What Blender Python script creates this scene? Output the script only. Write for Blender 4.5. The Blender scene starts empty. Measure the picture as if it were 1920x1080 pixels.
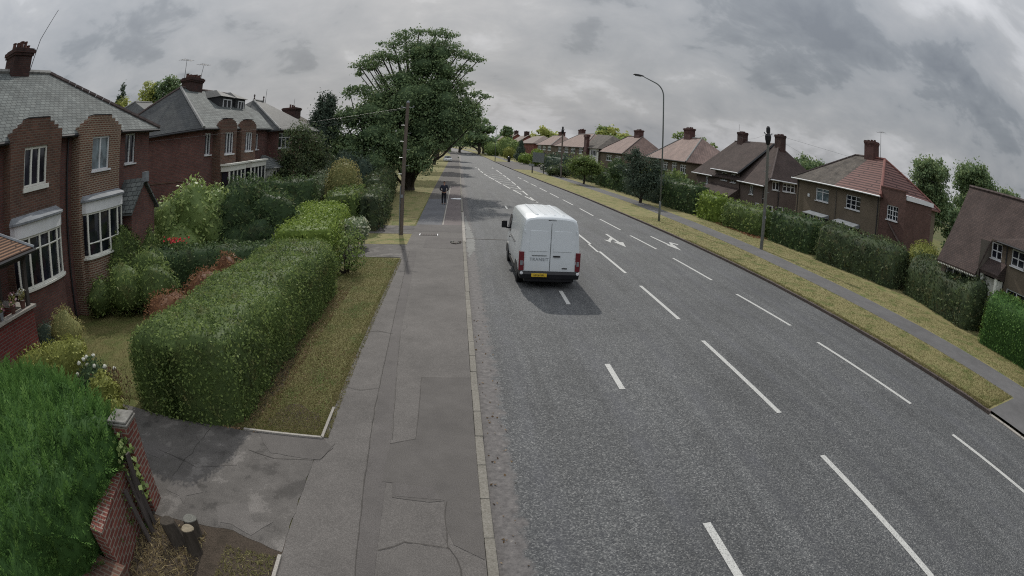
import bpy, math, random
import numpy as np
from mathutils import Vector, Matrix, noise as mnoise
R = math.radians
SC = bpy.context.scene
COL = SC.collection
rng = np.random.default_rng(7)
random.seed(7)

# ------------------------------------------------------------------ camera
CAM_H = 4.8
def cam_axes(yaw=.1077, pitch=.2559, roll=.0506):
    def f(x, y, z):
        c, s = math.cos(roll), math.sin(roll); x, y = c*x-s*y, s*x+c*y
        c, s = math.cos(pitch), math.sin(pitch); fw, u = c*z+s*y, -s*z+c*y
        c, s = math.cos(yaw), math.sin(yaw)
        return Vector((c*x+s*fw, -s*x+c*fw, u))
    return f(1, 0, 0), f(0, 1, 0), -f(0, 0, 1)
cam = bpy.data.cameras.new('camera')
cam_o = bpy.data.objects.new('camera', cam); COL.objects.link(cam_o); SC.camera = cam_o
r_, u_, b_ = cam_axes()
m = Matrix((r_, u_, b_)).transposed().to_4x4(); m.translation = Vector((0, 0, CAM_H))
cam_o.matrix_world = m
SC.render.engine = 'CYCLES'
cam.type = 'PANO'
cam.panorama_type = 'FISHEYE_LENS_POLYNOMIAL'
cam.sensor_fit = 'HORIZONTAL'
cam.sensor_width = 19.2; cam.sensor_height = 10.8
cam.fisheye_fov = R(200)
cam.fisheye_polynomial_k0 = 0
cam.fisheye_polynomial_k1 = -.09441
cam.fisheye_polynomial_k2 = 0
cam.fisheye_polynomial_k3 = -.0001777
cam.fisheye_polynomial_k4 = 0
cam.clip_start = .05; cam.clip_end = 6000

# ------------------------------------------------------------------ world and sun
SUN_EL, SUN_AZ = 39.0, -7.0          # azimuth from +Y, negative = to the left
w = bpy.data.worlds.new('World'); SC.world = w; w.use_nodes = True
nt = w.node_tree; nt.nodes.clear()
def N(nt, t, **kw):
    n = nt.nodes.new(t)
    for k, v in kw.items():
        if k == 'inp':
            for a, b in v.items(): n.inputs[a].default_value = b
        else: setattr(n, k, v)
    return n
def Lk(nt, a, b): nt.links.new(a, b)
def Mth(nt, op, a, b=None, c=None, clamp=False):
    n = nt.nodes.new('ShaderNodeMath'); n.operation = op; n.use_clamp = clamp
    for i, v in enumerate((a, b, c)):
        if v is None: continue
        if isinstance(v, (int, float)): n.inputs[i].default_value = v
        else: nt.links.new(v, n.inputs[i])
    return n.outputs[0]
def Ramp(nt, fac, stops, interp='LINEAR'):
    n = nt.nodes.new('ShaderNodeValToRGB'); n.color_ramp.interpolation = interp
    e = n.color_ramp.elements
    while len(e) > 1: e.remove(e[-1])
    e[0].position = stops[0][0]; e[0].color = (*stops[0][1], 1)
    for p, c in stops[1:]:
        x = e.new(p); x.color = (*c, 1)
    nt.links.new(fac, n.inputs[0]); return n.outputs[0]
def Mix(nt, fac, a, b, mode='MIX'):
    n = nt.nodes.new('ShaderNodeMix'); n.data_type = 'RGBA'; n.blend_type = mode
    if isinstance(fac, (int, float)): n.inputs[0].default_value = fac
    else: nt.links.new(fac, n.inputs[0])
    for i, v in ((6, a), (7, b)):
        if isinstance(v, tuple): n.inputs[i].default_value = (*v, 1)
        else: nt.links.new(v, n.inputs[i])
    return n.outputs[2]
def Noise(nt, vec, scale, detail=4, rough=.55, dist=0.):
    n = N(nt, 'ShaderNodeTexNoise'); n.inputs['Scale'].default_value = scale
    n.inputs['Detail'].default_value = detail; n.inputs['Roughness'].default_value = rough
    n.inputs['Distortion'].default_value = dist
    if vec is not None: nt.links.new(vec, n.inputs['Vector'])
    return n.outputs['Fac']
sky = N(nt, 'ShaderNodeTexSky', sky_type='NISHITA', sun_disc=False)
sky.sun_elevation = R(SUN_EL); sky.sun_rotation = R(SUN_AZ)
sky.air_density = 1.6; sky.dust_density = 4
tc = N(nt, 'ShaderNodeTexCoord')
sep = N(nt, 'ShaderNodeSeparateXYZ'); Lk(nt, tc.outputs['Generated'], sep.inputs[0])
zz = Mth(nt, 'ADD', Mth(nt, 'MAXIMUM', sep.outputs[2], 0.), .42)
cmb = N(nt, 'ShaderNodeCombineXYZ')
Lk(nt, Mth(nt, 'DIVIDE', sep.outputs[0], zz), cmb.inputs[0]); Lk(nt, Mth(nt, 'DIVIDE', sep.outputs[1], zz), cmb.inputs[1])
n1 = Noise(nt, cmb.outputs[0], 1.25, 8, .52, .25)
mp = N(nt, 'ShaderNodeMapping'); mp.inputs['Location'].default_value = (5.3, 2.1, 0); mp.inputs['Scale'].default_value = (1.0, 1.6, 1)
Lk(nt, cmb.outputs[0], mp.inputs[0])
n2 = Noise(nt, mp.outputs[0], 1.0, 7, .55, .3)
n3 = Noise(nt, cmb.outputs[0], 5., 6, .6, .4)
cl = Mth(nt, 'ADD', Mth(nt, 'MULTIPLY', n1, .62), Mth(nt, 'ADD', Mth(nt, 'MULTIPLY', n2, .38), Mth(nt, 'MULTIPLY', Mth(nt, 'SUBTRACT', n3, .5), .22)))
cloud = Ramp(nt, cl, [(.36, (.20, .217, .24)), (.415, (.255, .273, .292)), (.437, (.325, .34, .355)), (.495, (.375, .385, .395)), (.525, (.41, .417, .422)), (.55, (.49, .495, .50)), (.61, (.60, .60, .60))])
side = Mth(nt, 'MULTIPLY_ADD', sep.outputs[0], -.09, 1.02)       # heavier cloud towards the right
zen = Mth(nt, 'POWER', Mth(nt, 'MAXIMUM', sep.outputs[2], 0.), 1.6)
behind = Mth(nt, 'MULTIPLY', Mth(nt, 'MAXIMUM', Mth(nt, 'MULTIPLY', sep.outputs[1], -1.), 0.), .5)
gain = Mth(nt, 'MULTIPLY', side, Mth(nt, 'ADD', Mth(nt, 'ADD', .97, behind), Mth(nt, 'MULTIPLY', zen, 1.7)))
vm = N(nt, 'ShaderNodeVectorMath', operation='SCALE'); Lk(nt, Mix(nt, 1., cloud, (.975, .99, 1.03), 'MULTIPLY'), vm.inputs[0]); Lk(nt, gain, vm.inputs['Scale'])
bg1 = N(nt, 'ShaderNodeBackground'); Lk(nt, vm.outputs[0], bg1.inputs[0]); bg1.inputs[1].default_value = .98
bg2 = N(nt, 'ShaderNodeBackground'); Lk(nt, sky.outputs[0], bg2.inputs[0]); bg2.inputs[1].default_value = .05
msh = N(nt, 'ShaderNodeMixShader'); msh.inputs[0].default_value = .10
Lk(nt, bg1.outputs[0], msh.inputs[1]); Lk(nt, bg2.outputs[0], msh.inputs[2])
wo = N(nt, 'ShaderNodeOutputWorld'); Lk(nt, msh.outputs[0], wo.inputs[0])

sl = bpy.data.lights.new('sun', 'SUN'); sl.energy = 2.5; sl.angle = R(.9); sl.color = (1.0, .955, .88)
so = bpy.data.objects.new('sun', sl); COL.objects.link(so)
d = Vector((math.sin(R(SUN_AZ))*math.cos(R(SUN_EL)), math.cos(R(SUN_AZ))*math.cos(R(SUN_EL)), math.sin(R(SUN_EL))))
so.rotation_euler = d.to_track_quat('Z', 'Y').to_euler(); so.location = (0, 0, 60)
SC.view_settings.view_transform = 'Standard'; SC.view_settings.look = 'None'
SC.view_settings.exposure = 0.03; SC.view_settings.gamma = 1
SC.cycles.use_denoising = False; SC.cycles.filter_width = 1.1
SC.cycles.max_bounces = 5; SC.cycles.diffuse_bounces = 2; SC.cycles.glossy_bounces = 2
SC.cycles.transmission_bounces = 3; SC.cycles.transparent_max_bounces = 6
SC.cycles.caustics_reflective = False; SC.cycles.caustics_refractive = False

# ------------------------------------------------------------------ materials
def mat(name, rough=.8, spec=.3, metal=0.):
    m = bpy.data.materials.new(name); m.use_nodes = True
    nt = m.node_tree; b = nt.nodes['Principled BSDF']
    b.inputs['Roughness'].default_value = rough; b.inputs['Specular IOR Level'].default_value = spec
    b.inputs['Metallic'].default_value = metal
    return m, nt, b
def pos(nt): return N(nt, 'ShaderNodeNewGeometry').outputs['Position']
def uvn(nt): return N(nt, 'ShaderNodeUVMap').outputs[0]
def bump(nt, b, h, strength=.4, dist=.01):
    n = N(nt, 'ShaderNodeBump'); n.inputs['Strength'].default_value = strength; n.inputs['Distance'].default_value = dist
    Lk(nt, h, n.inputs['Height']); Lk(nt, n.outputs[0], b.inputs['Normal'])
def plain(name, c, rough=.6, var=.12, scale=6., spec=.3, metal=0., bmp=0):
    m, nt, b = mat(name, rough, spec, metal)
    n = Noise(nt, pos(nt), scale, 6, .6)
    lo = tuple(x*(1-var) for x in c); hi = tuple(min(1, x*(1+var)) for x in c)
    Lk(nt, Ramp(nt, n, [(.3, lo), (.7, hi)]), b.inputs['Base Color'])
    if bmp: bump(nt, b, Noise(nt, pos(nt), scale*8, 4), bmp, .01)
    return m
def brick(name, c1, c2, mortar, bw=.225, rh=.075, ms=.011, dirt=.25, off=.5, rough=.9, bstr=.5, bscale=1.0, blotch=1.3):
    m, nt, b = mat(name, rough, .2)
    t = N(nt, 'ShaderNodeTexBrick'); t.offset = off
    for k, v in dict(Color1=(*c1, 1), Color2=(*c2, 1), Mortar=(*mortar, 1)).items(): t.inputs[k].default_value = v
    t.inputs['Scale'].default_value = bscale; t.inputs['Mortar Size'].default_value = ms; t.inputs['Mortar Smooth'].default_value = .2
    t.inputs['Bias'].default_value = 0; t.inputs['Brick Width'].default_value = bw; t.inputs['Row Height'].default_value = rh
    Lk(nt, uvn(nt), t.inputs['Vector'])
    n = Noise(nt, pos(nt), blotch, 6, .65)
    dk = Ramp(nt, n, [(.3, (1-dirt,)*3), (.7, (1+dirt*.5,)*3)])
    Lk(nt, Mix(nt, 1., t.outputs['Color'], dk, 'MULTIPLY'), b.inputs['Base Color'])
    bump(nt, b, Mth(nt, 'SUBTRACT', 1., t.outputs['Fac']), bstr, .02)
    return m
MT = {}
MT['brick_red'] = brick('brick_red', (.185, .082, .068), (.128, .062, .056), (.12, .10, .09))
MT['brick_pale_joint'] = brick('brick_pale_joint', (.195, .088, .058), (.125, .060, .045), (.29, .25, .19), ms=.018)
MT['brick_brown'] = brick('brick_brown', (.165, .082, .058), (.100, .055, .043), (.15, .12, .095), ms=.014)
MT['brick_porch'] = brick('brick_porch', (.20, .045, .04), (.14, .036, .034), (.16, .11, .10), ms=.012)
MT['brick_pier'] = brick('brick_pier', (.21, .072, .055), (.145, .055, .045), (.25, .215, .18), bw=.225, ms=.012)
MT['brick_right'] = brick('brick_right', (.125, .070, .060), (.095, .055, .048), (.13, .09, .075), ms=.008, dirt=.2)
MT['brick_far'] = plain('brick_far', (.20, .075, .06), .9, .2, .8)
MT['chimney_brick'] = brick('chimney_brick', (.085, .040, .034), (.05, .030, .028), (.07, .055, .05), dirt=.4)
MT['chimney_red'] = brick('chimney_red', (.115, .052, .048), (.085, .042, .042), (.09, .06, .05), dirt=.3)
MT['slate'] = brick('slate', (.165, .18, .172), (.105, .118, .115), (.05, .055, .055), bw=.30, rh=.21, ms=.016, dirt=.35, rough=.85, blotch=.9, bstr=.8)
MT['slate_dark'] = brick('slate_dark', (.072, .077, .075), (.050, .054, .056), (.03, .032, .033), bw=.30, rh=.21, ms=.012, dirt=.35, rough=.7, blotch=.8)
MT['tile_brown'] = brick('tile_brown', (.088, .064, .057), (.064, .049, .045), (.04, .03, .027), bw=.17, rh=.10, ms=.010, dirt=.35, rough=.9, blotch=.8)
MT['tile_grey'] = brick('tile_grey', (.145, .125, .105), (.105, .094, .084), (.05, .045, .04), bw=.17, rh=.11, ms=.010, dirt=.5, rough=.9, blotch=1.2)
MT['tile_pink'] = brick('tile_pink', (.29, .205, .175), (.225, .165, .145), (.13, .09, .08), bw=.25, rh=.25, ms=.02, dirt=.3, rough=.8, blotch=.7)
MT['tile_far'] = plain('tile_far', (.15, .115, .10), .8, .2, .5)
MT['tile_red'] = brick('tile_red', (.175, .088, .076), (.152, .079, .069), (.05, .024, .022), bw=5., rh=.33, ms=.07, dirt=.15, rough=.7, bstr=1.)
MT['tile_porch'] = brick('tile_porch', (.23, .135, .085), (.19, .11, .07), (.05, .03, .022), bw=4., rh=.13, ms=.035, dirt=.2, rough=.85, bstr=1.)
def rough_cast(name, c, sc=60.):
    m, nt, b = mat(name, .95, .15)
    p = pos(nt)
    n = Noise(nt, p, .7, 6, .65); s = Noise(nt, p, sc, 2, .5)
    a = Ramp(nt, n, [(.3, tuple(x*.82 for x in c)), (.7, tuple(x*1.12 for x in c))])
    Lk(nt, Mix(nt, .5, a, Ramp(nt, s, [(.3, (.55,)*3), (.7, (1.45,)*3)]), 'MULTIPLY'), b.inputs['Base Color'])
    bump(nt, b, s, .6, .01); return m
MT['pebbledash'] = rough_cast('pebbledash', (.150, .122, .092))
MT['pebbledash_grey'] = rough_cast('pebbledash_grey', (.135, .118, .10))
MT['pebbledash_mauve'] = rough_cast('pebbledash_mauve', (.125, .098, .088))
MT['white'] = plain('white_frame', (.66, .67, .68), .4, .06, 3.)
MT['cream'] = plain('cream_frame', (.68, .68, .62), .5, .08, 3.)
MT['lead'] = plain('lead', (.20, .215, .23), .6, .25, 3.)
MT['black'] = plain('black_paint', (.012, .012, .014), .4)
MT['gutter'] = plain('gutter_dark', (.03, .03, .033), .5)
MT['terracotta'] = plain('terracotta', (.10, .05, .04), .9, .3)
MT['stone'] = plain('stone_cap', (.17, .165, .15), .9, .35, 14., bmp=.4)
MT['ridge_tile'] = plain('ridge_tile', (.085, .065, .06), .8, .3, 3.)
MT['ridge_red'] = plain('ridge_red', (.21, .09, .075), .7, .15, 3.)
MT['ridge_grey'] = plain('ridge_grey', (.22, .22, .21), .8, .3, 3.)
def glass(name, c):
    m, nt, b = mat(name, .06, .7)
    n = Noise(nt, pos(nt), 1.7, 3, .5)
    Lk(nt, Ramp(nt, n, [(.42, c), (.6, tuple(x*2.2+.004 for x in c))]), b.inputs['Base Color']); return m
MT['glass'] = glass('window_glass', (.006, .007, .012))
MT['glass_grey'] = glass('window_glass_curtained', (.09, .115, .125))
MT['metal_grey'] = plain('galvanised', (.20, .215, .22), .45, .15, 4., .5, .6)
MT['pole_green'] = plain('column_paint', (.14, .155, .15), .5, .15, 4., .4)
def wood(name, c, sc=3.):
    m, nt, b = mat(name, .85, .2)
    mp = N(nt, 'ShaderNodeMapping'); mp.inputs['Scale'].default_value = (14, 14, .8); Lk(nt, pos(nt), mp.inputs[0])
    n = Noise(nt, mp.outputs[0], sc, 6, .7)
    Lk(nt, Ramp(nt, n, [(.3, tuple(x*.6 for x in c)), (.7, tuple(x*1.35 for x in c))]), b.inputs['Base Color'])
    bump(nt, b, n, .5, .01); return m
MT['pole_wood'] = wood('pole_wood', (.125, .102, .085))
MT['pole_wood_grey'] = wood('pole_wood_grey', (.135, .135, .12))
MT['fence_wood'] = wood('fence_wood', (.07, .06, .055))
MT['bark'] = wood('bark', (.05, .042, .034), 2.)
MT['cut_wood'] = plain('cut_wood', (.20, .17, .12), .85, .25, 20.)

def asphalt():
    m, nt, b = mat('asphalt_road', .82, .35)
    p = pos(nt)
    v = N(nt, 'ShaderNodeTexVoronoi'); v.inputs['Scale'].default_value = 50; Lk(nt, p, v.inputs['Vector'])
    vs = N(nt, 'ShaderNodeSeparateColor'); Lk(nt, v.outputs['Color'], vs.inputs[0])
    big = Noise(nt, p, .35, 5, .6); mid = Noise(nt, p, 4., 5, .7)
    base = Ramp(nt, vs.outputs[0], [(0., (.038, .040, .044)), (.45, (.070, .073, .075)), (.82, (.112, .115, .114)), (1., (.20, .20, .195))])
    t = Ramp(nt, Mth(nt, 'ADD', Mth(nt, 'MULTIPLY', big, .6), Mth(nt, 'MULTIPLY', mid, .4)), [(.32, (.78,)*3), (.7, (1.22,)*3)])
    col = Mix(nt, 1., base, t, 'MULTIPLY')
    sp = N(nt, 'ShaderNodeSeparateXYZ'); Lk(nt, p, sp.inputs[0])
    # lane wheel tracks, polished a little darker and bluer
    tr = None
    for cx, wd in ((1.35, .35), (3.25, .42), (5.1, .3), (7.6, .3), (9.5, .35), (11.9, .4)):
        g = Mth(nt, 'SUBTRACT', 1., Mth(nt, 'DIVIDE', Mth(nt, 'ABSOLUTE', Mth(nt, 'SUBTRACT', sp.outputs[0], cx)), wd), clamp=True)
        tr = g if tr is None else Mth(nt, 'ADD', tr, g)
    tr = Mth(nt, 'MULTIPLY', tr, Ramp(nt, Noise(nt, p, .8, 5, .7), [(.35, (0,)*3), (.65, (.45,)*3)]))
    col = Mix(nt, tr, col, (.075, .077, .088))
    mq = N(nt, 'ShaderNodeMapping'); mq.inputs['Scale'].default_value = (2.6, .14, 1); Lk(nt, p, mq.inputs[0])
    col = Mix(nt, 1., col, Ramp(nt, Noise(nt, mq.outputs[0], 1., 6, .6), [(.35, (.84,)*3), (.65, (1.12,)*3)]), 'MULTIPLY')
    # broken old edge by the left kerb
    e = Mth(nt, 'ADD', sp.outputs[0], Mth(nt, 'MULTIPLY', Mth(nt, 'SUBTRACT', Noise(nt, p, 2.2, 6, .7), .5), .9))
    em = Ramp(nt, e, [(.86, (1,)*3), (.98, (0,)*3)])
    ec = Ramp(nt, Noise(nt, p, 9., 6, .75), [(.35, (.07, .065, .064)), (.5, (.112, .105, .102)), (.62, (.145, .135, .13)), (.74, (.30, .28, .25))])
    col = Mix(nt, em, col, ec)
    # pale concrete patch and worn strip near the crossing
    Lk(nt, col, b.inputs['Base Color'])
    bump(nt, b, vs.outputs[0], .5, .008)
    return m
MT['asphalt'] = asphalt()
def tarmac(name, lo, mid, hi, sc=30., crack=True, wet=False):
    m, nt, b = mat(name, .9, .25)
    p = pos(nt)
    g = Noise(nt, p, sc*2.2, 3, .6); bg = Noise(nt, p, .5, 6, .62); md = Noise(nt, p, 3., 6, .7)
    c = Ramp(nt, g, [(.3, lo), (.5, mid), (.72, hi)])
    c = Mix(nt, 1., c, Ramp(nt, bg, [(.3, (.84,)*3), (.7, (1.14,)*3)]), 'MULTIPLY')
    c = Mix(nt, 1., c, Ramp(nt, md, [(.3, (.88,)*3), (.7, (1.1,)*3)]), 'MULTIPLY')
    if wet:
        c = Mix(nt, 1., c, Ramp(nt, Noise(nt, p, 1.5, 8, .68, .1), [(.38, (.66,)*3), (.43, (.92,)*3), (.56, (1.03,)*3), (.585, (1.35,)*3), (.7, (1.5,)*3)]), 'MULTIPLY')
    if crack:
        v = N(nt, 'ShaderNodeTexVoronoi', feature='DISTANCE_TO_EDGE'); v.inputs['Scale'].default_value = .33
        dv = N(nt, 'ShaderNodeVectorMath', operation='ADD'); Lk(nt, p, dv.inputs[0])
        nn = N(nt, 'ShaderNodeTexNoise'); nn.inputs['Scale'].default_value = 1.6; nn.inputs['Detail'].default_value = 6; Lk(nt, p, nn.inputs['Vector'])
        sc_ = N(nt, 'ShaderNodeVectorMath', operation='SCALE'); sc_.inputs['Scale'].default_value = .9; Lk(nt, nn.outputs['Color'], sc_.inputs[0])
        Lk(nt, sc_.outputs[0], dv.inputs[1]); Lk(nt, dv.outputs[0], v.inputs['Vector'])
        k = Ramp(nt, v.outputs['Distance'], [(.0, (1,)*3), (.006, (0,)*3)])
        k = Mth(nt, 'MULTIPLY', k, Ramp(nt, Noise(nt, p, .9, 3), [(.5, (0,)*3), (.62, (.45,)*3)]))
        c = Mix(nt, k, c, (.035, .032, .03))
    Lk(nt, c, b.inputs['Base Color']); bump(nt, b, g, .35, .006)
    return m
MT['path'] = tarmac('path_tarmac', (.080, .074, .069), (.113, .105, .098), (.17, .158, .147))
MT['path_dark'] = tarmac('path_tarmac_dark', (.068, .062, .058), (.096, .089, .083), (.135, .126, .118), crack=False)
MT['path_strip'] = tarmac('path_trench', (.072, .066, .062), (.102, .094, .089), (.145, .135, .127), crack=False)
MT['path_blue'] = tarmac('path_new', (.082, .084, .090), (.110, .112, .120), (.15, .152, .16), crack=False)
MT['path_red'] = tarmac('path_red', (.098, .082, .080), (.130, .110, .107), (.18, .155, .148), crack=False)
MT['drive'] = tarmac('drive_tarmac', (.066, .061, .057), (.100, .093, .086), (.15, .14, .13), wet=True)
MT['road_pale'] = tarmac('road_pale', (.13, .13, .125), (.185, .185, .175), (.27, .27, .25), 30., False)
MT['joint'] = plain('joint_crack', (.06, .055, .05), .9)
MT['concrete'] = tarmac('concrete', (.22, .205, .18), (.30, .28, .25), (.38, .36, .33), 20., False)
MT['kerb'] = tarmac('kerb_concrete', (.135, .126, .105), (.185, .173, .148), (.24, .225, .20), 16., False)
MT['kerb_dark'] = tarmac('kerb_old', (.055, .043, .040), (.085, .068, .062), (.15, .12, .10), 16., False)
MT['right_path'] = tarmac('right_path', (.080, .079, .080), (.110, .108, .108), (.15, .147, .145), 26., False)
def paint_mat():
    m, nt, b = mat('road_paint', .6, .3)
    p = pos(nt)
    c = Ramp(nt, Noise(nt, p, 40., 4, .7), [(.34, (.11, .11, .11)), (.44, (.40, .40, .38)), (.7, (.55, .55, .52))])
    Lk(nt, c, b.inputs['Base Color']); bump(nt, b, Noise(nt, p, 60., 3), .3, .004); return m
MT['paint'] = paint_mat()
def grass_mat(name, green, dry, earth, bal=.5, sc=.9):
    m, nt, b = mat(name, .95, .15)
    p = pos(nt)
    a = Noise(nt, p, sc, 7, .66); f = Noise(nt, p, 26., 5, .75)
    k = Mth(nt, 'ADD', Mth(nt, 'MULTIPLY', a, .65), Mth(nt, 'MULTIPLY', f, .35))
    c = Ramp(nt, k, [(bal-.16, earth), (bal-.08, dry), (bal+.0, dry), (bal+.1, green), (1., tuple(x*.7 for x in green))])
    c = Mix(nt, 1., c, Ramp(nt, Noise(nt, p, 60., 3, .6), [(.3, (.6,)*3), (.7, (1.4,)*3)]), 'MULTIPLY')
    Lk(nt, c, b.inputs['Base Color']); bump(nt, b, f, .9, .03); return m
MT['verge'] = grass_mat('verge_grass', (.070, .112, .030), (.165, .155, .065), (.095, .075, .05), .49, 1.3)
MT['verge_dry'] = grass_mat('verge_grass_dry', (.105, .132, .042), (.225, .20, .095), (.15, .12, .075), .495, 1.3)
MT['lawn'] = grass_mat('lawn_grass', (.095, .110, .035), (.135, .125, .05), (.10, .09, .05), .46)
MT['soil'] = grass_mat('soil', (.05, .04, .03), (.07, .055, .042), (.10, .07, .05), .5, 2.)
MT['field'] = grass_mat('field_grass', (.07, .085, .03), (.11, .105, .05), (.07, .06, .04), .46, .3)

def leaf(name, cols, rough=.55, trans=.25, spec=.06, patch=.5, patch_scale=.9, boost=True, brown=0.):
    """per-leaf colour from the 'rnd' attribute, patches of tint from position"""
    m, nt, b = mat(name, rough, spec)
    at = N(nt, 'ShaderNodeAttribute', attribute_name='rnd')
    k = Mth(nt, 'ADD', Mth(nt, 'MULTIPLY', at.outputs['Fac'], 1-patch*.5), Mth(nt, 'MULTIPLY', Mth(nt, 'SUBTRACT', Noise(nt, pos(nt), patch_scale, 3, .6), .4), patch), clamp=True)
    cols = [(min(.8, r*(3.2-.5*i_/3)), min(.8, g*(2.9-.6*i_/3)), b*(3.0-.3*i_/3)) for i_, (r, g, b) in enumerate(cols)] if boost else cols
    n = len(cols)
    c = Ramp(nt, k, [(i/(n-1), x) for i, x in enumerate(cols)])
    if brown:
        c = Mix(nt, Mth(nt, 'MULTIPLY', Ramp(nt, Noise(nt, pos(nt), 2.1, 5, .65), [(.52, (0,)*3), (.66, (1,)*3)]), Mth(nt, 'MULTIPLY', at.outputs['Fac'], brown)), c, (.17, .115, .07))
    Lk(nt, c, b.inputs['Base Color'])
    tr = N(nt, 'ShaderNodeBsdfTranslucent'); Lk(nt, c, tr.inputs[0])
    mx = N(nt, 'ShaderNodeMixShader'); mx.inputs[0].default_value = trans
    Lk(nt, b.outputs[0], mx.inputs[1]); Lk(nt, tr.outputs[0], mx.inputs[2])
    Lk(nt, mx.outputs[0], nt.nodes['Material Output'].inputs[0])
    return m
LF = {}
LF['privet'] = leaf('leaf_privet', [(.060, .086, .040), (.130, .188, .060), (.215, .285, .088), (.33, .38, .145)], boost=False, brown=.7, trans=.35)
LF['privet_dark'] = leaf('leaf_privet_dark', [(.036, .058, .034), (.072, .115, .050), (.12, .175, .07), (.18, .24, .10)], boost=False, brown=.6, trans=.3)
LF['bright'] = leaf('leaf_bright', [(.08, .125, .03), (.17, .24, .05), (.26, .34, .075), (.38, .46, .14)], boost=False)
LF['golden'] = leaf('leaf_golden', [(.10, .115, .035), (.21, .23, .06), (.34, .36, .10), (.48, .48, .20)], boost=False)
LF['thuja'] = leaf('leaf_thuja', [(.028, .060, .022), (.07, .145, .040), (.12, .225, .058), (.20, .32, .10)], patch=.35, boost=False)
LF['laurel'] = leaf('leaf_laurel', [(.035, .06, .018), (.075, .115, .035), (.13, .185, .055), (.24, .30, .13)], rough=.5, spec=.25)
LF['olive'] = leaf('leaf_olive', [(.045, .055, .022), (.085, .095, .035), (.13, .13, .05), (.18, .17, .07)])
LF['copper'] = leaf('leaf_copper', [(.09, .045, .028), (.19, .095, .05), (.30, .16, .085), (.40, .25, .14)], boost=False)
LF['variegated'] = leaf('leaf_variegated', [(.04, .06, .035), (.08, .11, .06), (.18, .21, .13), (.36, .38, .28)])
LF['dark'] = leaf('leaf_dark', [(.013, .022, .016), (.024, .038, .026), (.038, .056, .034), (.06, .08, .05)])
LF['tree'] = leaf('leaf_tree', [(.025, .044, .024), (.050, .082, .038), (.082, .122, .050), (.14, .17, .07)], trans=.3, patch_scale=.25)
LF['tree_light'] = leaf('leaf_tree_light', [(.035, .055, .020), (.065, .10, .032), (.10, .145, .045), (.16, .20, .07)], trans=.3, patch_scale=.25)
LF['tree_yellow'] = leaf('leaf_tree_yellow', [(.07, .09, .025), (.12, .15, .04), (.18, .21, .06), (.26, .28, .10)], trans=.3, patch_scale=.3)
LF['beech'] = leaf('leaf_beech', [(.048, .066, .042), (.088, .120, .060), (.14, .185, .08), (.21, .25, .12)], patch=.9, boost=False, brown=.9, trans=.3)
LF['dry'] = leaf('leaf_dry', [(.10, .06, .035), (.17, .11, .06), (.27, .19, .11), (.36, .28, .17)], trans=.05, boost=False)
LF['straw'] = leaf('straw', [(.14, .10, .055), (.22, .17, .09), (.30, .24, .13), (.10, .12, .04)], trans=.1, boost=False)
LF['blade'] = leaf('grass_blade', [(.25, .21, .11), (.20, .18, .08), (.14, .15, .05), (.085, .12, .035)], trans=.2, patch=1.0, patch_scale=.8, boost=False)
LF['white_flower'] = leaf('petal_white', [(.5, .48, .42), (.6, .6, .52), (.7, .7, .62), (.75, .74, .66)], trans=.1, boost=False)
LF['pink_flower'] = leaf('petal_pink', [(.45, .16, .22), (.6, .3, .38), (.7, .5, .55), (.7, .66, .66)], trans=.1, boost=False)
LF['red_flower'] = leaf('petal_red', [(.6, .03, .04), (.7, .06, .07), (.75, .12, .12), (.75, .2, .2)], trans=.1, boost=False)

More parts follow.
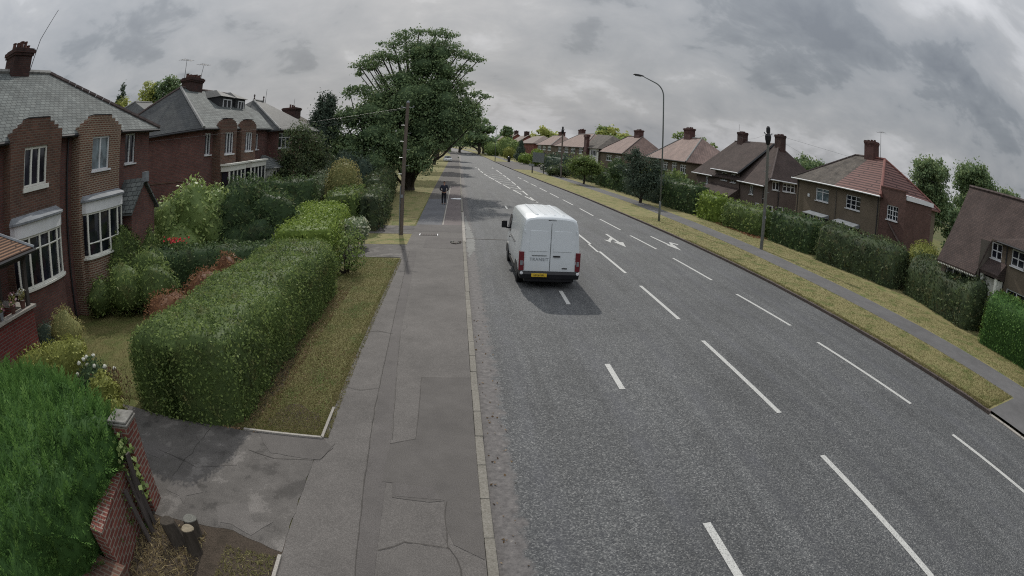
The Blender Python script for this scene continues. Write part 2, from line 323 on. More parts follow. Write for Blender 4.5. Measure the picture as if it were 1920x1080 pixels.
# ------------------------------------------------------------------ mesh helpers
def tag(o, label=None, cat=None, group=None, kind=None):
    if label: o['label'] = label
    if cat: o['category'] = cat
    if group: o['group'] = group
    if kind: o['kind'] = kind
    return o
def empty(name, loc, label=None, cat=None, group=None):
    o = bpy.data.objects.new(name, None); COL.objects.link(o); o.location = loc; o.empty_display_size = .2
    return tag(o, label, cat, group)
def wloc(o):
    v = Vector((0, 0, 0))
    while o is not None: v += o.location; o = o.parent
    return v
class MB:
    """collects world-space faces; build() links one mesh object"""
    def __init__(s): s.v = []; s.f = []; s.mi = []
    def face(s, pts, mi=0):
        k = len(s.v); s.v += [tuple(p) for p in pts]; s.f.append(tuple(range(k, k+len(pts)))); s.mi.append(mi)
    def mesh(s, vs, fs, mi=0):
        k = len(s.v); s.v += [tuple(p) for p in vs]; s.f += [tuple(i+k for i in f) for f in fs]; s.mi += [mi]*len(fs)
    def box(s, x0, x1, y0, y1, z0, z1, mi=0):
        v = [(x, y, z) for z in (z0, z1) for y in (y0, y1) for x in (x0, x1)]
        s.mesh(v, [(0, 2, 3, 1), (4, 5, 7, 6), (0, 1, 5, 4), (2, 6, 7, 3), (0, 4, 6, 2), (1, 3, 7, 5)], mi)
    def obox(s, o, t, n, a0, a1, b0, b1, z0, z1, mi=0):
        """box in a frame: origin o, horizontal tangent t, normal n"""
        v = []
        for z in (z0, z1):
            for b in (b0, b1):
                for a in (a0, a1):
                    v.append((o[0]+t[0]*a+n[0]*b, o[1]+t[1]*a+n[1]*b, z))
        s.mesh(v, [(0, 2, 3, 1), (4, 5, 7, 6), (0, 1, 5, 4), (2, 6, 7, 3), (0, 4, 6, 2), (1, 3, 7, 5)], mi)
    def prism(s, poly, z0, z1, mi=0):
        n = len(poly); v = [(x, y, z0) for x, y in poly]+[(x, y, z1) for x, y in poly]
        s.mesh(v, [tuple(range(n))[::-1], tuple(range(n, 2*n))]+[(i, (i+1) % n, n+(i+1) % n, n+i) for i in range(n)], mi)
    def tube(s, pts, rad, n=8, mi=0, cap=True):
        pts = [Vector(p) for p in pts]
        if not hasattr(rad, '__len__'): rad = [rad]*len(pts)
        rings = []; up = None
        for i, p in enumerate(pts):
            t = (pts[min(i+1, len(pts)-1)]-pts[max(i-1, 0)]).normalized()
            if up is None: up = Vector((0, 1, 0)) if abs(t.z) > .8 else Vector((0, 0, 1))
            a = t.cross(up).normalized(); b = a.cross(t).normalized(); up = b
            rings.append([p+(a*math.cos(2*math.pi*j/n)+b*math.sin(2*math.pi*j/n))*rad[i] for j in range(n)])
        v = [q for r in rings for q in r]; f = []
        for i in range(len(pts)-1):
            for j in range(n): f.append((i*n+j, i*n+(j+1) % n, (i+1)*n+(j+1) % n, (i+1)*n+j))
        if cap: f += [tuple(range(n))[::-1], tuple(range((len(pts)-1)*n, len(pts)*n))]
        s.mesh(v, f, mi)
    def lathe(s, c, prof, n=16, mi=0):
        v = []; f = []
        for r, z in prof:
            for j in range(n): v.append((c[0]+r*math.cos(2*math.pi*j/n), c[1]+r*math.sin(2*math.pi*j/n), c[2]+z))
        for i in range(len(prof)-1):
            for j in range(n): f.append((i*n+j, i*n+(j+1) % n, (i+1)*n+(j+1) % n, (i+1)*n+j))
        f += [tuple(range(n))[::-1], tuple(range((len(prof)-1)*n, len(prof)*n))]
        s.mesh(v, f, mi)
    def build(s, name, mats, parent=None, smooth=False, origin=None, bevel=0, label=None, cat=None, group=None, kind=None):
        if isinstance(mats, str) or not hasattr(mats, '__len__'): mats = [mats]
        mats = [MT[x] if isinstance(x, str) else x for x in mats]
        me = bpy.data.meshes.new(name)
        V = np.array(s.v, dtype=np.float64).reshape(-1, 3)
        if parent is not None: off = np.array(wloc(parent))
        elif origin is not None: off = np.array(origin, float)
        else: off = np.zeros(3)
        me.from_pydata([tuple(x) for x in (V-off)], [], s.f)
        for x in mats: me.materials.append(x)
        if len(mats) > 1: me.polygons.foreach_set('material_index', s.mi)
        # uv in metres: across / up the slope of each face
        uv = me.uv_layers.new(name='UVMap'); data = np.zeros((len(me.loops), 2)); k = 0
        for p in me.polygons:
            nz = p.normal
            if abs(nz.z) > .97: t = Vector((1, 0, 0)); up = Vector((0, 1, 0))
            else:
                t = Vector((-nz.y, nz.x, 0)).normalized(); up = nz.cross(t)
            for li in p.loop_indices:
                q = V[me.loops[li].vertex_index]
                data[li] = (t.x*q[0]+t.y*q[1], up.x*q[0]+up.y*q[1]+up.z*q[2])
        uv.data.foreach_set('uv', data.ravel())
        if smooth: me.polygons.foreach_set('use_smooth', [True]*len(me.polygons))
        me.update()
        o = bpy.data.objects.new(name, me); COL.objects.link(o)
        if parent is not None: o.parent = parent
        elif origin is not None: o.location = origin
        if bevel:
            md = o.modifiers.new('bevel', 'BEVEL'); md.width = bevel; md.segments = 2; md.limit_method = 'ANGLE'; md.angle_limit = R(40)
        return tag(o, label, cat, group, kind)
def np_mesh(name, V, F, mat_, rnd=None, parent=None, origin=None, smooth=False):
    """V (n,3) world, F (m,4) quads"""
    me = bpy.data.meshes.new(name)
    off = np.array(wloc(parent)) if parent is not None else (np.array(origin, float) if origin is not None else np.zeros(3))
    V = V-off; n, m = len(V), len(F)
    me.vertices.add(n); me.vertices.foreach_set('co', V.astype(np.float32).ravel())
    me.loops.add(m*4); me.loops.foreach_set('vertex_index', F.astype(np.int32).ravel())
    me.polygons.add(m); me.polygons.foreach_set('loop_start', (np.arange(m)*4).astype(np.int32))
    me.polygons.foreach_set('loop_total', np.full(m, 4, np.int32))
    me.update(calc_edges=True)
    if rnd is not None:
        a = me.attributes.new('rnd', 'FLOAT', 'POINT'); a.data.foreach_set('value', rnd.astype(np.float32))
    if smooth: me.polygons.foreach_set('use_smooth', [True]*m)
    me.materials.append(mat_)
    o = bpy.data.objects.new(name, me); COL.objects.link(o)
    if parent is not None: o.parent = parent
    elif origin is not None: o.location = origin
    return o
def unit(v): return v/np.maximum(np.linalg.norm(v, axis=-1, keepdims=True), 1e-9)
def leaves(P, Nn, size, aspect=.5, spread=.9, up=0., rn=None, jit=.35):
    """one folded kite per point: returns V,F,rnd"""
    n = len(P)
    nn = unit(Nn+rng.normal(0, spread, (n, 3)))
    ax = rng.normal(0, 1, (n, 3)); ax[:, 2] += up
    ax = ax-nn*np.sum(ax*nn, 1, keepdims=True); ax = unit(ax)
    sd = np.cross(nn, ax)
    L = size*(1+rng.uniform(-jit, jit, n))[:, None]; W = L*aspect
    b = P-ax*L*.5; t = P+ax*L*.5; mid = P-ax*L*.05
    l = mid+sd*W*.5+nn*W*.14; r = mid-sd*W*.5+nn*W*.14
    V = np.stack([b, r, t, l], 1).reshape(-1, 3)
    F = np.arange(n*4).reshape(n, 4)
    rn = rng.uniform(0, 1, n) if rn is None else rn
    return V, F, np.repeat(rn, 4)
def cat_parts(parts):
    V = []; F = []; Rn = []; k = 0
    for v, f, r in parts:
        V.append(v); F.append(f+k); Rn.append(r); k += len(v)
    return np.concatenate(V), np.concatenate(F), np.concatenate(Rn)
def quad_area_sample(V, F, n):
    a, b, c, d = (V[F[:, i]] for i in range(4))
    nr = np.cross(c-a, d-b); ar = np.linalg.norm(nr, axis=1)/2
    idx = rng.choice(len(F), n, p=ar/ar.sum())
    u, v = rng.uniform(0, 1, (2, n, 1))
    P = (a[idx]*(1-u)+b[idx]*u)*(1-v)+(d[idx]*(1-u)+c[idx]*u)*v
    return P, unit(nr[idx]), ar.sum()
def fbm(p, sc, oct_=3):
    q = Vector(p)*sc; s = 0; a = 1
    for _ in range(oct_): s += a*mnoise.noise(q); q = q*2.1; a *= .5
    return s

# ------------------------------------------------------------------ the ground, road and paths
def zg(y): return 0. if y < 110 else min(2.75, 5.5e-5*(y-110)**2)
def xo(y): return 0. if y < 170 else -6e-4*(min(y, 330)-170)**2-(.19*(y-330) if y > 330 else 0)
YS = [-12, 0, 5, 10, 15, 20, 25, 30, 40, 50, 60, 75, 90, 110, 130, 150, 170, 190, 210, 230, 260, 290, 330, 380, 450]
def lerp_list(L, y):
    if y <= L[0][0]: return L[0][1]
    for (a, xa), (b, xb) in zip(L, L[1:]):
        if y <= b: return xa+(xb-xa)*(y-a)/(b-a)
    return L[-1][1]
KL_IN, KL_OUT = .38, .52
KR_L = [(-12, 14.0), (6, 13.8), (15, 13.6), (20, 13.52), (27, 13.3), (32, 13.13), (40, 12.8), (53, 12.35), (73, 11.4), (107, 10.4), (130, 9.9), (200, 8.6), (450, 8.2)]
def KR(y): return lerp_list(KR_L, y)
def strip(name, xl, xr, z, mat_, y0=-12, y1=450, nx=1, label=None, kind='structure', noise=0, step=None):
    ys = sorted(set([y0, y1]+[y for y in YS if y0 < y < y1]+([y0+step*i for i in range(int((y1-y0)/step))] if step else [])))
    mb = MB(); V = []; F = []
    for y in ys:
        a = xl(y) if callable(xl) else xl; b = xr(y) if callable(xr) else xr
        if noise:
            a += noise*fbm((y, 3.1, z*9+a), .9); b += noise*fbm((y, 7.7, z*9+b), .9)
        for i in range(nx+1): V.append((a+(b-a)*i/nx+xo(y), y, z+zg(y)))
    for j in range(len(ys)-1):
        for i in range(nx): k = j*(nx+1)+i; F.append((k, k+1, k+nx+2, k+nx+1))
    mb.mesh(V, F)
    return mb.build(name, mat_, label=label, kind=kind)
def poly(name, pts, z, mat_, kind='structure', rag=0):
    mb = MB()
    if rag:
        q = []
        for i, p in enumerate(pts):
            a = Vector(p); b = Vector(pts[(i+1) % len(pts)]); n = max(1, int((b-a).length/.15))
            for k in range(n):
                c = a.lerp(b, k/n); q.append((c.x+rag*fbm((c.x, c.y, 1), 4), c.y+rag*fbm((c.x, c.y, 9), 4)))
        pts = q
    mb.face([(x, y, z) for x, y in pts]); o = mb.build(name, mat_, kind=kind); return o
# one sheet to the horizon
g = MB(); n_ = 40
gx = [-3000, -800, -300, -150, -80, -45, -25, 25, 45, 80, 150, 300, 800, 3000]; gy = [-400, -60, -12, 20, 60, 110, 130, 150, 170, 190, 210, 230, 260, 290, 330, 400, 800, 3000]
V = [(x, y, zg(y)-.04) for y in gy for x in gx]; F = [(j*len(gx)+i, j*len(gx)+i+1, (j+1)*len(gx)+i+1, (j+1)*len(gx)+i) for j in range(len(gy)-1) for i in range(len(gx)-1)]
g.mesh(V, F); g.build('ground', 'field', kind='structure')
strip('road', KL_OUT-.05, lambda y: KR(y)+.05, 0., 'asphalt', nx=4)
Z1 = .10
def garden_l(y): return -45
strip('garden_ground', -45, -2.2, Z1-.012, 'lawn', -12, 330)
strip('garden_ground', lambda y: KR(y)+7.3, 75, Z1-.012, 'lawn', -12, 330)
strip('footpath', -2.2, KL_IN, Z1, 'path', -12, 46)
strip('footpath', -2.3, KL_IN, Z1, 'path_dark', 46, 330)
strip('verge', -4.1, -2.2, Z1-.004, 'verge', 7.75, 22.2, step=.25, noise=.0)
strip('verge', lambda y: -8.3 if y > 40 else -4.6-(y-24)*.23, -2.3, Z1-.002, 'verge_dry', 31.0, 330)
strip('driveway', -12., -2.2, Z1+.003, 'drive', 22.3, 25.2)
strip('verge', -5.2, -2.2, Z1+.001, 'verge_dry', 25.25, 28.2)
strip('driveway', -12., -2.2, Z1+.003, 'drive', 28.25, 31.0)
# near driveway and the scrubby corner
poly('driveway', [(-12, 4.2), (-5.0, 4.95), (-4.2, 4.85), (-3.0, 4.95), (-2.2, 4.7), (-2.2, 7.74), (-3.7, 7.72), (-7.5, 7.9), (-12, 7.9)], Z1+.004, 'drive', rag=.035)
poly('soil', [(-4.6, -6), (-2.2, -6), (-2.2, 5.0), (-3.0, 5.2), (-4.2, 5.1), (-4.6, 5.0)], Z1+.001, 'soil', rag=.08)
poly('driveway_patch', [(-3.0, 7.1), (-2.1, 7.05), (-1.95, 7.5), (-2.2, 7.72), (-3.4, 7.7)], Z1+.008, 'path_dark', rag=.03)
poly('driveway_patch', [(-4.5, 5.55), (-4.0, 5.3), (-3.8, 5.6), (-4.15, 5.95), (-4.55, 5.9)], Z1+.008, 'path', rag=.16)
poly('driveway_patch', [(-3.35, 5.05), (-2.75, 4.95), (-2.5, 5.25), (-2.95, 5.6), (-3.5, 5.45)], Z1+.008, 'path', rag=.2)
poly('driveway_patch', [(-5.6, 6.4), (-5.0, 6.3), (-4.9, 6.7), (-5.5, 6.8)], Z1+.008, 'path_strip', rag=.02)
# path patches
poly('footpath_trench', [(-1.27, 5.9), (-1.14, 3.5), (-.95, 3.5), (-.98, 6.5), (-1.02, 7.9), (-1.3, 13), (-1.62, 23.6), (-1.93, 23.6), (-1.55, 13)], Z1+.004, 'path_strip')
poly('footpath_patch', [(-.63, 10.48), (KL_IN-.01, 10.54), (KL_IN-.01, 4.9), (.0, 5.2), (-.1, 5.6), (-.12, 6.2), (-.33, 6.15), (-.86, 6.22), (-.88, 6.6), (-1.04, 6.62), (-1.02, 7.75), (-.6, 7.95)], Z1+.0055, 'path_dark')
poly('footpath_patch', [(-.84, 6.6), (-.3, 6.52), (-.16, 6.22), (-.82, 6.26)], Z1+.008, 'path_strip')
poly('footpath_patch', [(-.95, 3.0), (-.2, 3.0), (.1, 4.4), (-.1, 5.1), (-.5, 5.2), (-.9, 4.9)], Z1+.008, 'path', rag=.08)
poly('footpath_patch', [(-2.2, 31.5), (-.78, 31.5), (-.72, 45.9), (-2.25, 45.9)], Z1+.004, 'path_blue')
poly('footpath_patch', [(-.72, 31.5), (.36, 31.5), (.36, 60), (-.62, 60)], Z1+.0055, 'path_red')
poly('footpath_patch', [(-.73, 31.5), (-.66, 31.5), (-.60, 60), (-.67, 60)], Z1+.009, 'concrete')
poly('footpath_patch', [(-2.2, 29.0), (.36, 29.0), (.36, 31.5), (-2.2, 31.5)], Z1+.004, 'path_strip')
poly('footpath_patch', [(-1.4, 24.5), (.36, 24.4), (.36, 27.2), (-1.4, 27.3)], Z1+.004, 'path_strip')
def crack(pts, wd, z=Z1+.010, rag=.03):
    q = []
    for a, b in zip(pts, pts[1:]):
        a = Vector(a); b = Vector(b); n = max(1, int((b-a).length/.18)); q += [a.lerp(b, k/n) for k in range(n)]
    q.append(Vector(pts[-1])); q = [Vector((p.x+rag*fbm((p.x, p.y, 2), 2.5), p.y+rag*fbm((p.x, p.y, 5), 2.5))) for p in q]
    mb = MB()
    for a, b in zip(q, q[1:]):
        t = (b-a).normalized(); nn = Vector((-t.y, t.x))*wd/2*random.uniform(.3, .9); mb.face([(a.x+nn.x, a.y+nn.y, z), (b.x+nn.x, b.y+nn.y, z), (b.x-nn.x, b.y-nn.y, z), (a.x-nn.x, a.y-nn.y, z)][::-1])
    return mb.build('footpath_joint', 'joint', kind='structure')
crack([(-1.14, 3.5), (-1.27, 5.9), (-1.42, 9), (-1.55, 13), (-1.93, 23.6)], .022, rag=.015)
crack([(-1.0, 7.9), (-1.02, 8.3), (-1.3, 13)], .010, rag=.01)
crack([(-2.15, 9.9), (-1.8, 9.75), (-1.45, 9.9)], .02); crack([(-2.2, 13.2), (-1.9, 13.3), (-1.5, 13.1)], .018)
crack([(-.63, 10.48), (-.6, 9.2), (-.6, 7.95), (-1.02, 7.75)], .014, rag=.008); crack([(-.63, 10.48), (.36, 10.54)], .012, rag=.006)
crack([(-.95, 5.0), (-.6, 5.25), (-.1, 5.15), (.1, 4.7), (.05, 4.0)], .018, rag=.06); crack([(-3.4, 7.1), (-2.9, 6.95), (-2.1, 7.05), (-1.95, 7.6)], .016)
crack([(-.1, 5.1), (-.12, 6.2)], .012, rag=.04); crack([(-3.5, 6.6), (-4.2, 6.3), (-5.2, 6.6)], .014, rag=.08); crack([(-4.4, 7.6), (-4.5, 5.9)], .012, rag=.08)
# pale dropped-kerb apron
poly('road_patch', [(.56, 22.8), (.72, 23.6), (.95, 25.2), (1.0, 27.5), (.85, 31.5), (.72, 34.5), (.56, 36.5)], .006, 'road_pale', rag=.12)
poly('road_patch', [(.54, 27.6), (3.2, 27.5), (3.2, 27.62), (.54, 27.75)], .010, 'path_dark')
# kerbs in individual lengths, left and right
def kerbs(name, xin, xout, y0, y1, mats, zt=.105, L=.92, skip=()):
    mb = MB(); y = y0; i = 0
    while y < y1:
        Lc = L if y < 60 else 8.
        if not any(a <= y < b for a, b in skip):
            e = y+Lc-(.012 if y < 60 else 0)
            za, zb = zg(y)+zt, zg(e)+zt
            a0 = (xin(y)+xo(y)) if callable(xin) else xin+xo(y); a1 = (xin(e)+xo(e)) if callable(xin) else xin+xo(e)
            b0 = a0+(xout-xin if not callable(xin) else xout); b1 = a1+(xout-xin if not callable(xin) else xout)
            j = random.uniform(-.004, .004)
            v = [(a0+j, y, za-.3), (b0+j, y, za-.3), (b1+j, e, zb-.3), (a1+j, e, zb-.3), (a0+j, y, za+j), (b0+j, y, za+j), (b1+j, e, zb+j), (a1+j, e, zb+j)]
            mb.mesh(v, [(3, 2, 1, 0), (4, 5, 6, 7), (0, 1, 5, 4), (1, 2, 6, 5), (2, 3, 7, 6), (3, 0, 4, 7)], i % len(mats))
        y += Lc; i += 1
    return mb.build(name, mats, kind='structure', bevel=.012)
kerbs('kerb', KL_IN+.005, KL_OUT, -2, 26.5, ['kerb', 'kerb', 'kerb'])
kerbs('kerb', KL_IN+.005, KL_OUT+.03, 26.5, 38, ['concrete'], zt=.045)
kerbs('kerb', KL_IN+.005, KL_OUT, 38, 330, ['kerb'])
kerbs('kerb', lambda y: KR(y), .14, 5.9, 330, ['kerb_dark', 'kerb_dark', 'kerb_dark'], zt=.11, skip=((107, 148),))
kerbs('kerb', lambda y: KR(y), .14, -4, 5.9, ['concrete'], zt=.03)
# concrete edging of the near verge
e = MB()
for a, b in (((-3.72, 7.74), (-2.2, 7.76)), ((-2.2, 7.76), (-2.2, 8.9)), ((-2.2, 4.62), (-2.16, 2.4))):
    a = Vector(a); b = Vector(b); t = (b-a).normalized(); nn = Vector((-t.y, t.x)); q = [a+nn*.025, b+nn*.025, b-nn*.025, a-nn*.025]
    e.prism([(p.x, p.y) for p in q], Z1-.05, Z1+.035)
e.build('edging_kerb', 'concrete', kind='structure')
poly('verge_soil', [(-4.3, 7.8), (-3.55, 7.8), (-3.5, 10), (-3.75, 13), (-4.0, 17), (-4.5, 17)], Z1+.003, 'soil', rag=.16)
poly('verge_soil', [(-3.3, 7.85), (-2.4, 7.9), (-2.35, 8.6), (-2.9, 8.9), (-3.4, 8.5)], Z1+.002, 'soil', rag=.2)
# right side: verge, path, verge
def PL(y): return 16.3+KR(y)*0 if y < 25 else lerp_list([(25, 16.35), (50, 16.3), (73, 15.4), (107, 14.3), (200, 12.6)], y)
strip('verge', lambda y: KR(y)+.13, PL, Z1-.002, 'verge_dry', 6.0, 107)
strip('verge', lambda y: KR(y)+.13, PL, Z1-.002, 'verge_dry', 148, 330)
strip('driveway', lambda y: KR(y)+.13, lambda y: KR(y)+12, Z1+.004, 'right_path', -12, 6.0)
strip('driveway', lambda y: KR(y)+.13, lambda y: KR(y)+25, Z1+.006, 'path_dark', 107, 148)
strip('footpath', PL, lambda y: PL(y)+1.75, Z1+.0, 'right_path', 6.0, 330, step=1.0, noise=.05)
strip('verge', lambda y: PL(y)+1.75, lambda y: PL(y)+6.6, Z1-.005, 'verge_dry', 6.0, 330)

# painted markings
def mark(name, segs, wd=.12, z=.006):
    mb = MB()
    for a, b in segs:
        a = Vector(a); b = Vector(b); n = max(1, int((b-a).length/.5)); t = (b-a).normalized(); nn = Vector((-t.y, t.x))*wd/2
        for k in range(n):
            p = a.lerp(b, k/n); q = a.lerp(b, (k+1)/n)
            mb.face([(p.x+nn.x, p.y+nn.y, z), (q.x+nn.x, q.y+nn.y, z), (q.x-nn.x, q.y-nn.y, z), (p.x-nn.x, p.y-nn.y, z)][::-1])
    return mb.build(name, 'paint', kind='structure')
lane = [((3.53, 5.35-1.36+6.28*i+.0), (3.53, 5.35+6.28*i)) for i in range(-1, 1)]+[((3.52, 10.15), (3.54, 11.55)), ((3.56, 16.4), (3.59, 18.0)), ((3.62, 22.6), (3.64, 24.2)), ((3.68, 28.9), (3.7, 30.4)), ((3.72, 35.0), (3.74, 36.6)), ((3.79, 41.0), (3.8, 43.1))]
mark('lane_line', lane, .13)
cen = [((6.55, -4.2), (6.55, .1)), ((6.57, 2.3), (6.66, 6.53)), ((6.68, 8.45), (6.74, 13.03)), ((6.76, 14.95), (6.79, 18.98)), ((6.81, 20.98), (6.82, 25.4)), ((6.83, 27.34), (6.84, 31.8)), ((6.84, 33.8), (6.84, 38.0)), ((6.84, 40.0), (6.83, 44.4))]
mark('centre_line', cen, .13)
mark('centre_line', [((6.71, 25.2), (6.73, 27.3))], .1)
hl = [(6.83, 46.5), (6.37, 51.7), (6.25, 53.5), (5.91, 58.7), (5.76, 60.3), (5.41, 65.7), (5.33, 66.8), (4.97, 72.8), (4.92, 74.1), (4.5, 80.7), (4.45, 82), (4.2, 88), (4.15, 90), (4.0, 97), (3.95, 99), (3.9, 106)]
mark('hatching_line', [(hl[i], hl[i+1]) for i in range(0, len(hl), 2)], .15)
hr = [(6.76, 47.2), (6.76, 51.0), (6.77, 53.0), (6.84, 57.9), (6.85, 59.6), (6.95, 64.5), (7.0, 66.6), (7.03, 72.0), (7.05, 74.0), (7.1, 79.9), (7.1, 81), (7.1, 86), (7.1, 88.7), (7.1, 94.2), (7.1, 96), (7.1, 102)]
mark('hatching_line', [(hr[i], hr[i+1]) for i in range(0, len(hr), 2)], .15)
mark('hatching_stripe', [((6.0, 58.2), (6.75, 56.6)), ((5.75, 62.5), (6.8, 60.0)), ((5.5, 67), (6.85, 64.2)), ((5.2, 72), (6.9, 68.6)), ((4.9, 77), (6.95, 73.2)), ((4.6, 83), (7, 78.4)), ((4.4, 89), (7, 84))], .14)
rl = [((11.25, .4), (11.1, 5.76)), ((11.06, 7.7), (10.87, 12.55)), ((10.8, 14.21), (10.59, 18.09)), ((10.49, 20.24), (10.37, 24.56)), ((10.29, 26.79), (10.1, 30.86)), ((10.09, 32.9), (9.95, 37.56)), ((9.87, 39.22), (9.82, 43.61)), ((9.75, 45.96), (9.68, 50.29)), ((9.6, 52), (9.5, 56.6)), ((9.45, 58.4), (9.35, 63.0)), ((9.3, 65), (9.2, 69.5)), ((9.15, 71.5), (9.05, 76)), ((9.0, 78), (8.9, 82))]
mark('lane_line', rl, .13)
mark('lane_line', [((1.6+2.0, 108+9*i), (1.6+2.0, 111+9*i)) for i in range(5)]+[((6.9, 108+9*i), (6.9, 112+9*i)) for i in range(4)], .14)
def arrow(tip_y, x, tail_y, side):
    """lane arrow seen upside down from here: shaft, head towards the camera, side branch"""
    z = .006; mb = MB()
    mb.face([(x-.075, tail_y, z), (x+.075, tail_y, z), (x+.075, tip_y+1.25, z), (x-.075, tip_y+1.25, z)])
    mb.face([(x-.28, tip_y+1.45, z+.001), (x, tip_y, z+.001), (x+.28, tip_y+1.45, z+.001)])
    s = side
    mb.face([(x+s*.05, tip_y+2.3, z+.002), (x+s*.05, tip_y+2.9, z+.002), (x+s*.45, tip_y+1.9, z+.002), (x+s*.45, tip_y+1.5, z+.002)])
    mb.face([(x+s*.32, tip_y+1.9, z+.003), (x+s*.50, tip_y+1.1, z+.003), (x+s*.68, tip_y+1.95, z+.003)] if side > 0 else [(x+s*.32, tip_y+1.9, z+.003), (x+s*.68, tip_y+1.95, z+.003), (x+s*.50, tip_y+1.1, z+.003)])
    return mb.build('lane_arrow', 'paint', kind='structure')
arrow(26.9, 8.62, 30.9, -1)
z_ = .006; a2 = MB()
a2.face([(11.52, 31.0, z_), (11.38, 31.0, z_), (11.55, 28.0, z_), (11.72, 28.0, z_)][::-1])
a2.face([(11.42, 28.3, .007), (11.75, 26.75, .007), (11.95, 28.3, .007)]); a2.face([(11.68, 28.2, .008), (12.0, 29.3, .008), (12.33, 28.75, .008), (12.25, 28.4, .008), (12.0, 28.8, .008), (11.85, 28.0, .008)][::-1])
a2.build('lane_arrow', 'paint', kind='structure')
# inspection cover set in the footpath
c = empty('inspection_cover', (-1.3, 28.0, Z1+.004), 'rectangular ribbed grey inspection cover set across the left footpath', 'cover')
mb = MB(); mb.box(-1.75, -.9, 27.8, 28.25, Z1+.004, Z1+.012); mb.build('plate', 'path_strip', c)
mb = MB()
for i in range(7): mb.box(-1.72+.13*i, -1.68+.13*i, 27.82, 28.23, Z1+.012, Z1+.02)
mb.build('rib', 'kerb_dark', c)
mb = MB(); mb.box(-1.80, -1.755, 27.78, 28.27, Z1+.004, Z1+.016); mb.box(-.895, -.85, 27.78, 28.27, Z1+.004, Z1+.016); mb.build('rim', 'white', c)

# ------------------------------------------------------------------ houses
def frame_of(p0, p1):
    d = Vector((p1[0]-p0[0], p1[1]-p0[1])); L = d.length; t = d/L; n = Vector((t.y, -t.x))
    return t, n, L
def facade(house, p0, p1, z0, z1, m_, wins=(), depth=.11, name='wall', z1b=None):
    """wall sheet from p0 to p1 (outward normal to its right) with real openings"""
    t, n, L = frame_of(p0, p1); mb = MB()
    ss = sorted({0., L, *[w['s0'] for w in wins], *[w['s1'] for w in wins]}); zs = sorted({z0, z1, *[w['z0'] for w in wins], *[w['z1'] for w in wins]})
    P = lambda s, z, d=0.: (p0[0]+t.x*s-n.x*d, p0[1]+t.y*s-n.y*d, z)
    for a, b in zip(ss, ss[1:]):
        for c, d in zip(zs, zs[1:]):
            ms, mz = (a+b)/2, (c+d)/2
            if any(w['s0'] < ms < w['s1'] and w['z0'] < mz < w['z1'] for w in wins): continue
            mb.face([P(a, c), P(b, c), P(b, d), P(a, d)])
    for w in wins:
        a, b, c, d = w['s0'], w['s1'], w['z0'], w['z1']
        mb.face([P(a, c), P(a, d), P(a, d, depth), P(a, c, depth)]); mb.face([P(b, c, depth), P(b, d, depth), P(b, d), P(b, c)])
        mb.face([P(a, c, depth), P(b, c, depth), P(b, c), P(a, c)]); mb.face([P(a, d), P(b, d), P(b, d, depth), P(a, d, depth)])
    o = mb.build(name, m_, house)
    for w in wins: window(house, p0, t, n, depth, **w)
    return o
def window(house, p0, t, n, depth, s0, s1, z0, z1, cols=2, rows=1, tr=None, fr=.055, fm='white', sill=.06, gl='glass', bar=.022, bars=(0, 0), kind='window', sd=.09):
    T = (t.x, t.y); Nn = (n.x, n.y); f = MB(); b0, b1 = -depth-.02, -depth+.055
    f.obox(p0, T, Nn, s0, s1, b0, b1, z0, z0+fr); f.obox(p0, T, Nn, s0, s1, b0, b1, z1-fr, z1)
    f.obox(p0, T, Nn, s0, s0+fr, b0, b1-.002, z0+fr, z1-fr); f.obox(p0, T, Nn, s1-fr, s1, b0, b1-.002, z0+fr, z1-fr)
    for i in range(1, cols):
        x = s0+(s1-s0)*i/cols; f.obox(p0, T, Nn, x-fr*.55, x+fr*.55, b0, b1-.004, z0+fr, z1-fr)
    if tr: f.obox(p0, T, Nn, s0+fr, s1-fr, b0, b1-.006, z0+(z1-z0)*tr-fr*.4, z0+(z1-z0)*tr+fr*.4)
    cw = (s1-s0)/cols
    for i in range(cols):
        for k in range(1, bars[0]+1):
            x = s0+cw*i+cw*k/(bars[0]+1); f.obox(p0, T, Nn, x-bar/2, x+bar/2, b0, b1-.03, z0+fr, z1-fr)
    for k in range(1, bars[1]+1):
        z = z0+(z1-z0)*k/(bars[1]+1); f.obox(p0, T, Nn, s0+fr, s1-fr, b0, b1-.028, z-bar/2, z+bar/2)
    w = f.build(kind, fm, house)
    g = MB(); a = depth+.005
    P = lambda s, z: (p0[0]+t.x*s-n.x*a, p0[1]+t.y*s-n.y*a, z)
    g.face([P(s0, z0), P(s1, z0), P(s1, z1), P(s0, z1)]); g.build('pane', gl, w)
    if sill:
        sl = MB(); sl.obox(p0, T, Nn, s0-.05, s1+.05, -depth+.056, sd, z0-sill, z0-.003); sl.build('sill', fm, w, bevel=.01)
    return w
def roof_solid(house, faces, mats, th=.10, name='roof', mi=None):
    """roof planes given as polygons (top side up), thickened downwards"""
    mb = MB()
    for k, f in enumerate(faces):
        i = mi[k] if mi else 0
        pts = [Vector(p) for p in f]
        nrm = (pts[1]-pts[0]).cross(pts[2]-pts[0])
        if nrm.z < 0: pts = pts[::-1]
        mb.face(pts, i); lo = [p-Vector((0, 0, th)) for p in pts]; mb.face(lo[::-1], i)
        n = len(pts)
        for a in range(n): mb.face([pts[a], lo[a], lo[(a+1) % n], pts[(a+1) % n]], i)
    return mb.build(name, mats, house)
def ridge(house, pts, m_='ridge_tile', r=.10, parent=None):
    mb = MB()
    for a, b in zip(pts, pts[1:]):
        a = Vector(a); b = Vector(b); n = max(1, int((b-a).length/.42)); 
        for k in range(n):
            p = a.lerp(b, k/n); q = a.lerp(b, (k+.97)/n); mb.tube([p+Vector((0, 0, .015)), q+Vector((0, 0, .03))], [r*1.06, r], 6)
    return mb.build('ridge_tiles', m_, parent if parent else house)
